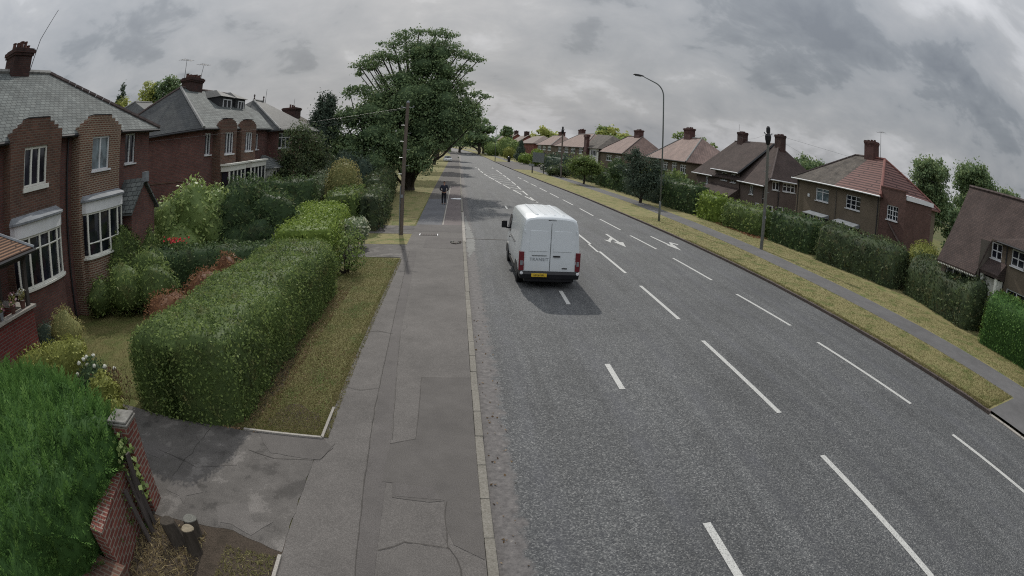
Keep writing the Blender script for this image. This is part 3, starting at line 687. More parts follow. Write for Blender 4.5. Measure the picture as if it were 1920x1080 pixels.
def chimney(house, x0, x1, y0, y1, z0, z1, m_='chimney_brick', pots=4, along='y', cap=True, pot_h=.32, wide=.06):
    mb = MB(); mb.box(x0, x1, y0, y1, z0, z1-.3)
    mb.box(x0-wide, x1+wide, y0-wide, y1+wide, z1-.3, z1-.2); mb.box(x0-wide*1.8, x1+wide*1.8, y0-wide*1.8, y1+wide*1.8, z1-.2, z1-.06)
    mb.box(x0-wide*.6, x1+wide*.6, y0-wide*.6, y1+wide*.6, z1-.06, z1)
    c = mb.build('chimney', m_, house)
    for i in range(pots):
        if along == 'y': cx = (x0+x1)/2+random.uniform(-.05, .05); cy = y0+(y1-y0)*(i+.5)/pots
        else: cx = x0+(x1-x0)*(i+.5)/pots; cy = (y0+y1)/2
        p = MB(); r = .11+random.uniform(-.015, .02); h = pot_h*random.uniform(.7, 1.15)
        p.lathe((cx, cy, z1-.01), [(r*1.05, 0), (r, .05), (r*.86, h*.8), (r*1.02, h*.86), (r*1.02, h), (r*.7, h), (r*.65, h-.1)], 10)
        p.build('chimney_pot', 'terracotta', c, smooth=False)
    return c
def gutter(house, pts, m_='gutter', r=.055, name='gutter'):
    mb = MB(); mb.tube(pts, r, 6); return mb.build(name, m_, house)
def pipe(house, x, y, z0, z1, m_='gutter', r=.04):
    mb = MB(); mb.tube([(x, y, z0), (x, y, z1)], r, 6); return mb.build('drainpipe', m_, house)
def hip_faces(x0, x1, y0, y1, ez, rz, ry0, ry1, rx=None):
    rx = (x0+x1)/2 if rx is None else rx
    A, B, C_, D = (x0, y0, ez), (x1, y0, ez), (x1, y1, ez), (x0, y1, ez); P, Q = (rx, ry0, rz), (rx, ry1, rz)
    f = [[A, P, Q, D], [B, C_, Q, P]]
    if ry0 > y0+.01: f.append([A, B, P])
    if ry1 < y1-.01: f.append([C_, D, Q])
    return f, (A, B, C_, D, P, Q)
def wy(y0, lo, hi, z0, z1, **k): return dict(s0=lo-y0, s1=hi-y0, z0=z0, z1=z1, **k)      # facade running +Y
def wyr(y0, lo, hi, z0, z1, **k): return dict(s0=y0-hi, s1=y0-lo, z0=z0, z1=z1, **k)     # facade running -Y
def aerial(x, y, z, h, label, lean=(.15, .1), tines=6):
    t = empty('tv_aerial', (x, y, z), label, 'aerial')
    mb = MB(); mb.tube([(x, y, z), (x+lean[0]*.3, y+lean[1]*.3, z+h*.5), (x+lean[0], y+lean[1], z+h)], [.022, .018, .014], 5); mb.build('mast', 'gutter', t)
    mb = MB(); cx, cy, cz = x+lean[0], y+lean[1], z+h*.96
    if tines:
        mb.tube([(cx-.1, cy-.5, cz), (cx+.1, cy+.6, cz)], .012, 4)
        for i in range(tines):
            k = i/(tines-1); q = (cx-.1+.2*k, cy-.5+1.1*k, cz); s = .28-.12*k
            mb.tube([(q[0]-s, q[1], q[2]), (q[0]+s, q[1], q[2])], .008, 4)
        mb.build('array', 'gutter', t)
    return t
def bow_window(house, X, cy, hw, proj, z0, z1, zf, zt, lights=5, tr=.72, plinth='brick_red', fm='cream'):
    """curved ground-floor bay: plinth, frame with glass, fascia board and a little lead roof. Faces +X."""
    def arc(h, p, k=16): return [(X+p*math.sin(math.pi*i/k)**.62, cy-h+2*h*(.5-.5*math.cos(math.pi*i/k))) for i in range(k+1)]
    mb = MB(); a = arc(hw+.02, proj+.02); mb.prism([(X-.05, cy+hw)]+[(X-.05, cy-hw)]+a, 0, z0-.07); mb.build('plinth', plinth, house)
    f = MB(); a = arc(hw, proj, 20); 
    def band(h, p, za, zb, k=20):
        q = arc(h, p, k); f.prism([(X-.05, cy+h), (X-.05, cy-h)]+q, za, zb)
    band(hw+.10, proj+.10, z0-.07, z0-.01); band(hw, proj, z0-.005, z0+.06); band(hw, proj, z1-.06, z1)
    # mullions at equal arc steps
    pts = arc(hw, proj, 60); d = [0]
    for p, q in zip(pts, pts[1:]): d.append(d[-1]+math.dist(p, q))
    def at(s):
        for i in range(1, len(d)):
            if d[i] >= s: k = (s-d[i-1])/(d[i]-d[i-1]+1e-9); return (pts[i-1][0]+(pts[i][0]-pts[i-1][0])*k, pts[i-1][1]+(pts[i][1]-pts[i-1][1])*k)
        return pts[-1]
    st = .18*d[-1]/2; S = [st+(d[-1]-2*st)*i/lights for i in range(lights+1)]
    for s in S: p = at(s); f.tube([(p[0]-.02, p[1], z0), (p[0]-.02, p[1], z1)], .045, 6)
    zt_ = z0+(z1-z0)*tr
    for s, e in zip(S, S[1:]):
        p, q = at(s), at(e); f.tube([(p[0]-.02, p[1], zt_), (q[0]-.02, q[1], zt_)], .028, 4)
    w = f.build('bay_window', fm, house)
    g = MB(); n = 24
    for i in range(n):
        p, q = at(d[-1]*i/n), at(d[-1]*(i+1)/n)
        g.face([(p[0]-.06, p[1], z0), (q[0]-.06, q[1], z0), (q[0]-.06, q[1], z1), (p[0]-.06, p[1], z1)])
    g.build('pane', 'glass', w)
    f = MB(); q = arc(hw+.05, proj+.05); f.prism([(X-.05, cy+hw+.05), (X-.05, cy-hw-.05)]+q, z1+.003, zf); f.build('fascia', 'white', w)
    f = MB(); o = arc(hw+.13, proj+.13); i_ = arc(hw, .04); v = [(x, y, zf+.01) for x, y in o]+[(x, y, zf+.07) for x, y in o]+[(x, y, zt) for x, y in i_]; n = len(o)
    F = [(i, i+1, n+i+1, n+i) for i in range(n-1)]+[(n+i, n+i+1, 2*n+i+1, 2*n+i) for i in range(n-1)]+[tuple(range(n))[::-1]]
    f.mesh(v, F); f.build('lead_roof', 'lead', w)
    return w
def parapet(house, X0, X1, y0, y1, z, steps, m_, name='parapet'):
    mb = MB(); W = y1-y0
    for k, (a, h) in enumerate(steps):
        mb.box(X0-.001*k, X1+.002*k, y0+W*a, y1-W*a, z if k == 0 else z+steps[k-1][1]+.002, z+h)
    return mb.build(name, m_, house)

# --- left, nearest semi
h = empty('brick_house', (-17, 12.4, 0), 'nearest red brick semi with slate roof, stepped brick bays and white bow windows', 'house')
facade(h, (-13, 6.1), (-13, 18.8), 0, 6.1, 'brick_red', [wy(6.1, 16.82, 17.64, 4.82, 5.99, cols=2, fm='white'), wy(6.1, 7.4, 8.2, 4.75, 5.9, cols=2)])
facade(h, (-13, 18.8), (-21, 18.8), 0, 6.1, 'brick_red'); facade(h, (-21, 6.1), (-13, 6.1), 0, 6.1, 'brick_red')
def brick_bay(h, y0, y1, m_, win, ztop=6.22, steps=None, X=-12.5, back=-13):
    facade(h, (back, y0), (X, y0), 0, ztop, m_, name='bay_wall'); facade(h, (X, y0), (X, y1), 0, ztop, m_, [win], name='bay_wall'); facade(h, (X, y1), (back, y1), 0, ztop, m_, name='bay_wall')
    parapet(h, X-.35, X, y0, y1, ztop, steps or [(0, .10), (.09, .22), (.18, .34), (.27, .45)], m_)
    mb = MB(); k_ = .28; mb.box(X-.36, X+.02, y0+k_*(y1-y0), y1-k_*(y1-y0), ztop+(.455 if not steps else steps[-1][1]+.005), ztop+(.485 if not steps else steps[-1][1]+.03)); mb.build('coping', 'gutter', h)
brick_bay(h, 9.2, 11.9, 'brick_brown', wy(9.2, 9.9, 11.15, 4.69, 5.84, cols=3, fm='cream', fr=.07, sill=.14))
brick_bay(h, 13.05, 15.8, 'brick_pale_joint', wy(13.05, 13.87, 15.04, 4.77, 5.93, cols=2, fm='white', gl='glass_grey', sill=.07))
bow_window(h, -12.5, 10.45, 1.22, .58, 1.93, 3.36, 3.72, 3.95, lights=5, plinth='brick_red')
bow_window(h, -12.5, 14.5, 1.22, .50, 1.98, 3.42, 3.78, 4.0, lights=4, plinth='brick_pale_joint', tr=.3)
f, P_ = hip_faces(-21.3, -12.65, 5.8, 19.2, 6.12, 9.15, 10.3, 14.65)
rf = roof_solid(h, f, 'slate'); ridge(h, [P_[4], P_[5]], 'ridge_grey', .12, rf); ridge(h, [P_[5], P_[2]], 'ridge_tile', .10, rf); ridge(h, [P_[1], P_[4]], 'ridge_tile', .10, rf)
gutter(h, [(-12.62, 16.0, 6.05), (-12.62, 19.15, 6.05)]); gutter(h, [(-12.62, 12.0, 6.05), (-12.62, 13.0, 6.05)]); gutter(h, [(-12.62, 5.8, 6.05), (-12.62, 9.1, 6.05)])
pipe(h, -12.93, 12.25, 0, 6.05); pipe(h, -12.93, 12.75, 0, 6.05)
chimney(h, -17.4, -16.65, 11.7, 12.9, 8.2, 10.05, 'chimney_brick', 5)
# gabled brick porch of the far half
mb = MB(); mb.box(-13, -11.9, 15.95, 17.75, 0, 3.1); mb.mesh([(-11.9, 15.95, 3.1), (-11.9, 17.75, 3.1), (-11.9, 16.85, 4.05), (-13, 15.95, 3.1), (-13, 17.75, 3.1), (-13, 16.85, 4.05)], [(0, 1, 2), (5, 4, 3), (0, 2, 5, 3), (1, 4, 5, 2)])
pc = mb.build('porch', 'brick_red', h)
mb = MB()
for s in (-1, 1):
    mb.face([(-11.75, 16.85, 4.2), (-13, 16.85, 4.2), (-13, 16.85+s*1.1, 3.05), (-11.75, 16.85+s*1.1, 3.05)]); mb.face([(-11.75, 16.85, 4.1), (-11.75, 16.85+s*1.1, 2.95), (-13, 16.85+s*1.1, 2.95), (-13, 16.85, 4.1)])
    mb.face([(-11.75, 16.85, 4.2), (-11.75, 16.85+s*1.1, 3.05), (-11.75, 16.85+s*1.1, 2.95), (-11.75, 16.85, 4.1)])
mb.build('porch_roof', 'slate', pc)
mb = MB(); mb.box(-11.86, -11.66, 16.72, 16.98, 4.05, 4.42); mb.build('finial', 'lead', pc)
# tiled open porch at the near end
mb = MB(); mb.box(-10.72, -10.5, 5.0, 8.35, 0, 1.86); mb.box(-12.9, -10.72, 8.13, 8.35, 0, 1.86); pw = mb.build('porch_wall', 'brick_porch', h)
mb = MB(); mb.box(-10.78, -10.40, 4.9, 8.42, 1.865, 1.93); mb.box(-12.9, -10.79, 8.06, 8.42, 1.865, 1.93); mb.build('coping', 'concrete', pw)
f, P_ = hip_faces(-13.4, -10.35, 4.4, 8.55, 3.27, 4.1, 5.9, 7.3, -12.2)
rp = roof_solid(h, f, 'tile_porch', .06, 'porch_roof'); 
mb = MB()
for x, y in ((-10.62, 8.24), (-10.62, 6.9), (-10.62, 5.5), (-12.3, 8.24)): mb.box(x-.06, x+.06, y-.06, y+.06, 1.93, 3.2)
mb.box(-13, -10.5, 8.2, 8.28, 3.05, 3.2); mb.box(-10.66, -10.58, 4.6, 8.3, 3.05, 3.2); mb.build('porch_frame', 'fence_wood', h)
mb = MB(); mb.tube([(-10.32, 4.4, 3.2), (-10.32, 8.58, 3.2)], .05, 6); mb.tube([(-10.32, 8.58, 3.2), (-13, 8.58, 3.2)], .05, 6); mb.build('gutter', 'gutter', h)
mb = MB(); mb.tube([P_[2], (P_[5][0], P_[5][1], P_[5][2])], .05, 6); mb.build('ridge_tiles', 'lead', rp)
aerial(-16.9, 13.1, 9.2, 2.6, 'long bent whip aerial beside the big chimney of the nearest left house', (.25, .95), 0)

# --- left, second semi
h = empty('brick_house', (-17, 29.6, 0), 'second red brick semi on the left, with twin dormers and arched brick bays', 'house')
facade(h, (-13, 24.2), (-13, 35), 0, 6.1, 'brick_red', [wy(24.2, 24.75, 25.5, 4.73, 5.86, cols=2), wy(24.2, 32.3, 33.05, 4.77, 5.8, cols=2)])
facade(h, (-21, 24.2), (-13, 24.2), 0, 6.1, 'brick_red')
mb = MB(); mb.box(-21, -13.01, 24.17, 24.2, 3.5, 3.57); mb.build('string_course', 'brick_brown', h)
ST = [(0, .10), (.05, .20), (.12, .30), (.22, .38), (.34, .43)]
brick_bay(h, 25.8, 28.1, 'brick_brown', wy(25.8, 26.42, 27.65, 4.68, 5.85, cols=3, sill=.08), 6.18, ST)
brick_bay(h, 28.9, 31.3, 'brick_brown', wy(28.9, 29.5, 30.7, 4.73, 5.85, cols=3, sill=.08), 6.18, ST)
for a, b in ((26.0, 28.4), (29.3, 31.9)):
    mb = MB(); mb.box(-12.5, -11.9, a, b, 3.75, 4.05); mb.box(-12.5, -11.8, a-.1, b+.1, 4.055, 4.15); w = mb.build('bay_window', 'cream', h)
    mb = MB(); mb.box(-12.45, -11.97, a+.08, b-.08, 0, 3.74); mb.build('pane', 'glass', w)
    mb = MB()
    for i in range(5): y = a+.06+(b-a-.12)*i/4; mb.box(-12.0, -11.93, y-.05, y+.05, 2.2, 3.74)
    mb.build('mullion', 'cream', w)
f, P_ = hip_faces(-21.3, -12.65, 23.85, 38.4, 6.12, 9.05, 28.0, 35.5)
rf = roof_solid(h, [f[0], f[2], f[3]], 'slate_dark'); rf2 = roof_solid(h, [f[1]], 'slate')
ridge(h, [P_[0], P_[4], P_[5]], 'ridge_tile', .09, rf); ridge(h, [P_[1], P_[4]], 'ridge_grey', .09, rf)
gutter(h, [(-12.62, 23.8, 6.05), (-12.62, 25.7, 6.05)]); gutter(h, [(-12.62, 28.2, 6.05), (-12.62, 28.8, 6.05)]); gutter(h, [(-12.62, 31.4, 6.05), (-12.62, 33.5, 6.05)]); gutter(h, [(-21.3, 23.82, 6.03), (-12.65, 23.82, 6.03)])
pipe(h, -12.93, 28.5, 0, 6.05)
chimney(h, -17.35, -16.65, 28.7, 30.6, 8.3, 9.75, 'chimney_brick', 8, pot_h=.28)
for a, b in ((30.25, 32.6), (33.0, 34.8)):
    d = MB(); d.box(-17, -15.0, a, b, 7.2, 8.35); dm = d.build('dormer', 'gutter', h)
    mb = MB(); mb.mesh([(-14.8, a-.15, 8.35), (-14.8, b+.15, 8.35), (-17.2, b+.15, 8.35), (-17.2, a-.15, 8.35), (-15.9, (a+b)/2, 8.95), (-17.2, (a+b)/2, 8.98)], [(0, 1, 4), (1, 2, 5, 4), (3, 0, 4, 5), (0, 3, 2, 1)]); mb.build('dormer_roof', 'slate_dark', dm)
    window(dm, (-15.0, a), Vector((0, 1)), Vector((1, 0)), .0, s0=(b-a)*.25, s1=(b-a)*.85, z0=7.45, z1=8.22, cols=2, fr=.07, sill=0)
# hipped porch beside the bays
mb = MB(); mb.box(-13, -11.7, 32.6, 35.3, 0, 3.5); w = mb.build('porch', 'cream', h)
mb = MB(); mb.box(-12.9, -11.68, 32.7, 35.2, 2.2, 3.3); mb.build('pane', 'glass', w)
mb = MB()
for i in range(5): y = 32.7+2.5*i/4; mb.box(-11.72, -11.64, y-.06, y+.06, 1.5, 3.45)
for i in range(3): x = -12.9+.6*i; mb.box(x-.05, x+.05, 32.57, 32.63, 1.5, 3.45)
mb.build('mullion', 'cream', w)
mb = MB(); mb.mesh([(-11.4, 32.3, 3.5), (-11.4, 35.6, 3.5), (-13, 35.6, 3.5), (-13, 32.3, 3.5), (-12.9, 33.6, 4.35), (-12.9, 34.3, 4.35)], [(0, 1, 5, 4), (1, 2, 5), (3, 0, 4), (0, 3, 2, 1)]); mb.build('porch_roof', 'slate', w)
aerial(-17, 28.4, 9.6, 1.3, 'first yagi aerial on the left end of the tall chimney of the second left house', (.0, .0))
aerial(-16.9, 30.6, 9.6, 1.2, 'yagi aerial on the right end of the tall chimney of the second left house', (.1, .1), 5)

# --- left, third
h = empty('brick_house', (-16.2, 41, 0), 'third brick house on the left, partly behind a pale leafy tree', 'house')
facade(h, (-12.3, 35.05), (-12.3, 44), 0, 6.0, 'brick_red', [wy(35.05, 35.4, 38.2, 4.72, 5.82, cols=3, tr=.7, fr=.09)])
facade(h, (-20, 35.05), (-12.3, 35.05), 0, 6.0, 'brick_red')
f, P_ = hip_faces(-20.3, -11.95, 34.6, 46, 6.02, 8.7, 39.2, 41.6)
rf = roof_solid(h, f, 'slate_dark'); ridge(h, [P_[1], P_[4], P_[5]], 'ridge_grey', .08, rf)
gutter(h, [(-11.92, 34.6, 5.95), (-11.92, 42, 5.95)])
for y in (39.3, 41.5):
    mb = MB(); mb.lathe((-16.1, y, 8.7), [(.05, 0), (.08, .15), (.03, .25), (.09, .35), (.02, .5)], 8); mb.build('finial', 'ridge_tile', h)
aerial(-16.1, 42, 8.6, 1.2, 'thin aerial above the third slate roof on the left', (.05, 0), 0)
h = empty('brick_house', (-17, 53, 0), 'fourth house on the left, only its brown roof and chimney showing above the shrubs', 'house')
mb = MB(); mb.box(-20.6, -13.2, 48, 58, 0, 5.5); mb.build('wall', 'brick_brown', h)
f, P_ = hip_faces(-21, -12.8, 47.5, 58.5, 5.5, 8.1, 49.5, 55); roof_solid(h, f, 'tile_grey')
chimney(h, -17.6, -16.2, 51.3, 53.3, 7.5, 8.75, 'chimney_brick', 3)
aerial(-17, 53.2, 8.6, 1.2, 'thin aerial on the chimney of the fourth left house', (.05, 0), 0)
h = empty('brick_house', (-36, 50, 0), 'dark slate roofed house glimpsed behind the two nearest left houses', 'house')
mb = MB(); mb.box(-44, -28, 44, 56, 0, 7.6); mb.build('wall', 'brick_brown', h)
f, P_ = hip_faces(-45, -27, 43, 57, 7.6, 11.6, 48, 52, -36)
rf = roof_solid(h, f, 'slate_dark'); ridge(h, [P_[0], P_[4], P_[5]], 'ridge_grey', .12, rf)

# --- right, chalet with the long catslide roof
h = empty('chalet_house', (26, 10, 0), 'brown tiled chalet house with steep catslide roof and lattice windows, right edge', 'house')
cw = dict(cols=2, bars=(0, 1), fr=.06, bar=.05)
facade(h, (23.7, 12.8), (23.7, 3), 0, 4.35, 'pebbledash', [wyr(12.8, 11.9, 12.75-.02, 3.47, 4.24, **cw), wyr(12.8, 10.15, 11.15, 3.47, 4.24, **cw), wyr(12.8, 8.3, 9.3, 3.47, 4.24, **cw), wyr(12.8, 9.6, 11.2, 1.4, 2.4, **cw)])
facade(h, (22.3, 15.6), (22.3, 12.8), 0, 2.6, 'pebbledash_grey', [wyr(15.6, 13.0, 15.2, 1.35, 2.42, cols=4, bars=(0, 1), fr=.07)])
facade(h, (22.3, 12.8), (23.7, 12.8), 0, 4.2, 'pebbledash_grey'); facade(h, (30, 15.6), (22.3, 15.6), 0, 2.6, 'pebbledash_grey')
cat_ = [[(21.95, 12.75, 2.58), (23.75, 12.75, 4.36), (26.1, 12.75, 6.69), (26.1, 16.3, 6.69), (21.95, 15.75, 2.58)],
        [(23.45, 3, 4.36), (26.1, 3, 6.69), (26.1, 12.76, 6.69), (23.75, 12.76, 4.36), (23.45, 12.2, 4.36)],
        [(26.1, 3, 6.70), (31, 3, 2.5), (31, 15.9, 2.5), (26.1, 16.3, 6.70)]]
rf = roof_solid(h, cat_, 'tile_brown', .09); ridge(h, [(26.1, 3, 6.7), (26.1, 16.3, 6.7)], 'ridge_tile', .1, rf)
mb = MB()
for i in range(22): y = 12.85+i*.13; mb.box(21.93, 22.25, y, y+.06, 2.44, 2.5)
mb.build('rafter_end', 'cream', h)
mb = MB(); mb.face([(22.5, 12.78, 2.85), (23.69, 12.78, 3.45), (23.69, 11.4, 3.45), (22.5, 11.4, 2.85)][::-1]); mb.face([(22.5, 11.4, 2.85), (23.69, 11.4, 3.45), (23.69, 11.4, 2.6), (22.5, 11.4, 2.7)]); mb.face([(22.5, 12.78, 2.7), (22.5, 12.78, 2.85), (22.5, 11.4, 2.85), (22.5, 11.4, 2.7)])
mb.build('canopy', 'tile_brown', h)
mb = MB(); mb.box(22.55, 22.7, 12.5, 12.7, 0, 2.75); mb.box(22.55, 22.7, 11.45, 11.6, 0, 2.75); mb.box(22.9, 23.6, 11.5, 12.7, 1.2, 2.6); mb.build('porch_frame', 'cream', h)
pipe(h, 23.64, 11.5, 0, 4.3); gutter(h, [(23.4, 3, 4.3), (23.4, 12.2, 4.3)])

# --- right, the half red-tiled semi
h = empty('rendered_house', (31, 31.5, 0), 'pebbledashed semi with its near half re-roofed in bright red tiles and brick side wing', 'house')
cz = dict(cols=3, bars=(0, 2), fr=.055, bar=.035)
facade(h, (27, 37.2), (27, 25.95), 2.05, 4.85, 'pebbledash', [wyr(37.2, 32.42, 34.28, 3.42, 4.42, cols=2, tr=.72, fr=.07, gl='glass_grey'), wyr(37.2, 28.25, 30.1, 3.43, 4.42, **cz)])
facade(h, (26.98, 37.2), (26.98, 25.95), 0, 2.05, 'brick_right', [wyr(37.2, 35.5, 36.2, 1.35, 1.98, cols=1, fr=.1), wyr(37.2, 26.65, 27.4, 1.45, 1.98, cols=2, bars=(0, 1), fr=.07)])
facade(h, (27, 25.95), (35, 25.95), 0, 4.85, 'pebbledash', [dict(s0=5.6, s1=6.3, z0=3.5, z1=4.4, cols=1, bars=(0, 1), fr=.08)])
facade(h, (35, 37.2), (27, 37.2), 0, 4.85, 'pebbledash')
for a, b in ((32.2, 34.9), (28.15, 30.75)):
    mb = MB(); mb.box(26.35, 26.97, a, b, 0, 1.15); p = mb.build('bay', 'brick_right', h)
    mb = MB(); mb.box(26.38, 26.97, a+.03, b-.03, 1.16, 2.2); mb.build('pane', 'glass', p)
    mb = MB(); mb.box(26.25, 26.97, a-.06, b+.06, 2.205, 2.27)
    for i in range(7): y = a+.05+(b-a-.1)*i/6; mb.box(26.33, 26.4, y-.045, y+.045, 1.16, 2.2)
    mb.box(26.34, 26.39, a, b, 1.62, 1.68); mb.build('bay_frame', 'white', p)
    mb = MB(); mb.mesh([(26.15, a-.1, 2.275), (26.15, b+.1, 2.275), (26.97, b+.1, 2.275), (26.97, a-.1, 2.275), (26.97, b+.05, 2.5), (26.97, a-.05, 2.5)], [(0, 1, 4, 5), (0, 5, 3), (1, 2, 4), (0, 3, 2, 1)]); mb.build('lead_roof', 'lead', p)
f, P_ = hip_faces(26.65, 35.35, 25.6, 37.6, 4.88, 7.78, 29.4, 33.4)
A, B, C_, D, P, Q = P_; yp = 31.35; M0 = (26.65, yp, 4.88); M1 = (31, yp, 7.78); M2 = (35.35, yp, 4.88)
rf = roof_solid(h, [[A, P, M1, M0], [A, B, P], [B, P, M1, M2]], 'tile_red', .10, 'roof'); tag(rf, 'bright red half of the roof')
ridge(h, [A, P], 'ridge_red', .13, rf); ridge(h, [B, P, M1], 'ridge_red', .10, rf)
rf = roof_solid(h, [[M0, M1, Q, D], [C_, D, Q], [M2, M1, Q, C_]], 'tile_grey', .10, 'roof'); tag(rf, 'weathered grey brown half of the roof'); ridge(h, [D, Q, M1], 'ridge_tile', .09, rf)
gutter(h, [(26.6, 25.6, 4.82), (26.6, 37.6, 4.82)], 'white', .06); pipe(h, 26.93, 26.1, 0, 4.8); pipe(h, 26.93, 36.9, 0, 4.8); pipe(h, 26.94, 31.35, 0, 4.8, 'pebbledash_grey')
mb = MB(); mb.box(26.9, 26.99, 35.1, 35.35, 3.55, 3.8); mb.build('alarm_box', 'white', h)
chimney(h, 30.6, 31.35, 30.55, 31.8, 6.9, 9.1, 'chimney_red', 3, pot_h=.12, wide=.03)
facade(h, (27.0, 25.9), (27.0, 23.1), 0, 5.5, 'brick_right', [wyr(25.9, 23.85, 25.1, 3.45, 4.42, cols=2, bars=(1, 2), fr=.06, bar=.04), wyr(25.9, 24.6, 25.6, 1.3, 1.9, cols=2, bars=(0, 1))], name='wing_wall')
facade(h, (27.0, 23.1), (30.6, 23.1), 0, 5.25, 'brick_right', name='wing_wall')
mb = MB(); mb.face([(27, 23.1, 5.3), (30.6, 23.1, 5.3), (30.6, 25.95, 5.4), (27, 25.95, 5.4)]); mb.box(27.05, 30.7, 22.98, 23.09, 5.0, 5.28); mb.build('wing_fascia', 'white', h)
mb = MB(); mb.box(26.98, 27.25, 23.08, 25.92, 5.5, 5.58); mb.build('coping', 'terracotta', h)
mb = MB(); mb.tube([(26.9, 24.75, 3.25), (26.9, 23.35, 2.2)], .09, 4); mb.build('sloping_coping', 'tile_brown', h)
pipe(h, 33.6, 25.87, 0, 4.8, 'metal_grey', .06); pipe(h, 33.2, 25.87, 0, 4.8, 'gutter', .05)
aerial(30.9, 29.9, 7.6, 2.4, 'tall thin aerial beside the chimney of the red-tiled semi', (0.05, .0), 3)

# --- right, brown catslide semi
h = empty('rendered_house', (31, 50.5, 0), 'brown rendered semi with sweeping tile roof and two stubby chimneys, behind the telegraph pole', 'house')
facade(h, (27, 58.7), (27, 42.6), 0, 3.7, 'pebbledash_mauve', [wyr(58.7, 44.9, 45.7, 2.5, 3.4, cols=2, fr=.07), wyr(58.7, 55.4, 56.1, 2.5, 3.4, cols=2, fr=.07), wyr(58.7, 43.6, 44.4, 1.2, 1.9, cols=1, fr=.12)])
facade(h, (26.9, 53.5), (26.9, 47.7), 2.0, 4.36, 'pebbledash_mauve', [wyr(53.5, 50.5, 51.9, 3.3, 4.15, cols=2, fr=.08), wyr(53.5, 48.5, 49.7, 3.25, 4.15, cols=2, fr=.08)], name='gable_wall')
facade(h, (27, 42.6), (35, 42.6), 0, 4.4, 'pebbledash_mauve', [dict(s0=.8, s1=1.7, z0=3.35, z1=4.15, cols=2, fr=.09), dict(s0=2.1, s1=3.7, z0=3.35, z1=4.2, cols=3, tr=.6, fr=.09), dict(s0=.3, s1=1.1, z0=1.2, z1=1.9, cols=1, fr=.12), dict(s0=1.6, s1=2.4, z0=1.2, z1=1.9, cols=1, fr=.12)])
apex = (31, 46.5, 7.95); apex2 = (31, 56.6, 7.95)
rf = roof_solid(h, [[(26.6, 42.2, 3.62), (27.35, 42.2, 4.35), apex, apex2, (26.6, 59.2, 3.62)], [(27.35, 42.2, 4.35), (34.65, 42.2, 4.35), apex], [(35.4, 42.2, 3.62), (34.65, 42.2, 4.35), apex, apex2, (35.4, 59.2, 3.62)], [(26.6, 59.2, 3.62), (35.4, 59.2, 3.62), apex2]], 'tile_brown', .1)
ridge(h, [(27.35, 42.2, 4.35), apex, apex2], 'ridge_tile', .09, rf)
roof_solid(h, [[(26.5, 47.4, 4.4), (31, 47.4, 8.05), (31, 53.8, 8.05), (26.5, 53.8, 4.4)]], 'tile_brown', .2, 'raised_roof')
mb = MB(); mb.tube([(26.5, 47.4, 4.3), (31, 47.4, 7.97)], .12, 4); mb.build('valley', 'gutter', h)
gutter(h, [(26.55, 42.3, 3.55), (26.55, 47.6, 3.55)], 'white', .07); gutter(h, [(26.55, 53.6, 3.55), (26.55, 59.2, 3.55)], 'white', .07); gutter(h, [(26.45, 47.4, 4.32), (26.45, 53.8, 4.32)], 'white', .07); gutter(h, [(27.3, 42.15, 4.28), (34, 42.15, 4.28)], 'white', .07)
mb = MB(); mb.mesh([(25.6, 47.6, 1.9), (25.6, 54.6, 1.9), (27, 54.6, 2.85), (27, 47.6, 2.85), (25.6, 47.6, 1.75), (25.6, 54.6, 1.75), (27, 47.6, 1.75), (27, 54.6, 1.75)], [(0, 1, 2, 3), (4, 6, 7, 5), (0, 3, 6, 4), (1, 5, 7, 2), (0, 4, 5, 1)]); mb.build('canopy', 'tile_brown', h)
mb = MB(); mb.box(26.3, 26.95, 48, 50, 0, 1.74); mb.box(26.3, 26.95, 51.5, 54, 0, 1.74); mb.build('bay', 'cream', h)
pipe(h, 26.92, 42.9, 0, 3.5); mb = MB(); mb.tube([(28.6, 42.5, 0), (28.6, 42.5, 4.2)], .05, 6); mb.build('drainpipe', 'gutter', h)
chimney(h, 30.6, 31.3, 53.9, 55.3, 7.4, 9.05, 'chimney_brick', 4, pot_h=.12, wide=.03); chimney(h, 30.6, 31.3, 45.6, 46.8, 7.0, 8.95, 'chimney_brick', 4, pot_h=.12, wide=.03)
aerial(31, 55.6, 8.9, 1.1, 'thin aerial on the far chimney of the brown catslide semi', (.02, 0), 0)

# --- right, pale roofed semis further along
def far_semi(y0, y1, ez, rz, ry0, ry1, wall, roof, label, wins, chim, X=27, D=8, fr=.1, rm='ridge_grey', side=True):
    h = empty('rendered_house', (X+D/2, (y0+y1)/2, 0), label, 'house')
    facade(h, (X, y1), (X, y0), -.2, ez, wall, [wyr(y1, a, b, c, d, cols=3, tr=.65, fr=fr) for a, b, c, d in wins])
    facade(h, (X, y0), (X+D, y0), -.2, ez, wall)
    f, P_ = hip_faces(X-.4, X+D+.4, y0-.4, y1+.4, ez, rz, ry0, ry1); rf = roof_solid(h, f, roof)
    ridge(h, [P_[0], P_[4], P_[5], P_[3]], rm, .10, rf); gutter(h, [(X-.43, y0-.4, ez-.08), (X-.43, y1+.4, ez-.08)], 'gutter', .07)
    for c in chim: chimney(h, *c[:6], 'chimney_red', c[6], pot_h=.22)
    return h
far_semi(61.7, 76, 4.7, 8.1, 66.2, 72.6, 'pebbledash', 'tile_pink', 'semi with pale pinkish tiled roof and broad chimney, directly behind the lamp post',
         [(62.0, 64.0, 3.15, 4.25), (65.0, 66.9, 3.2, 4.4), (68.3, 70.2, 3.2, 4.3)], [(30.6, 31.4, 69.4, 71.7, 7.6, 9.45, 5)])
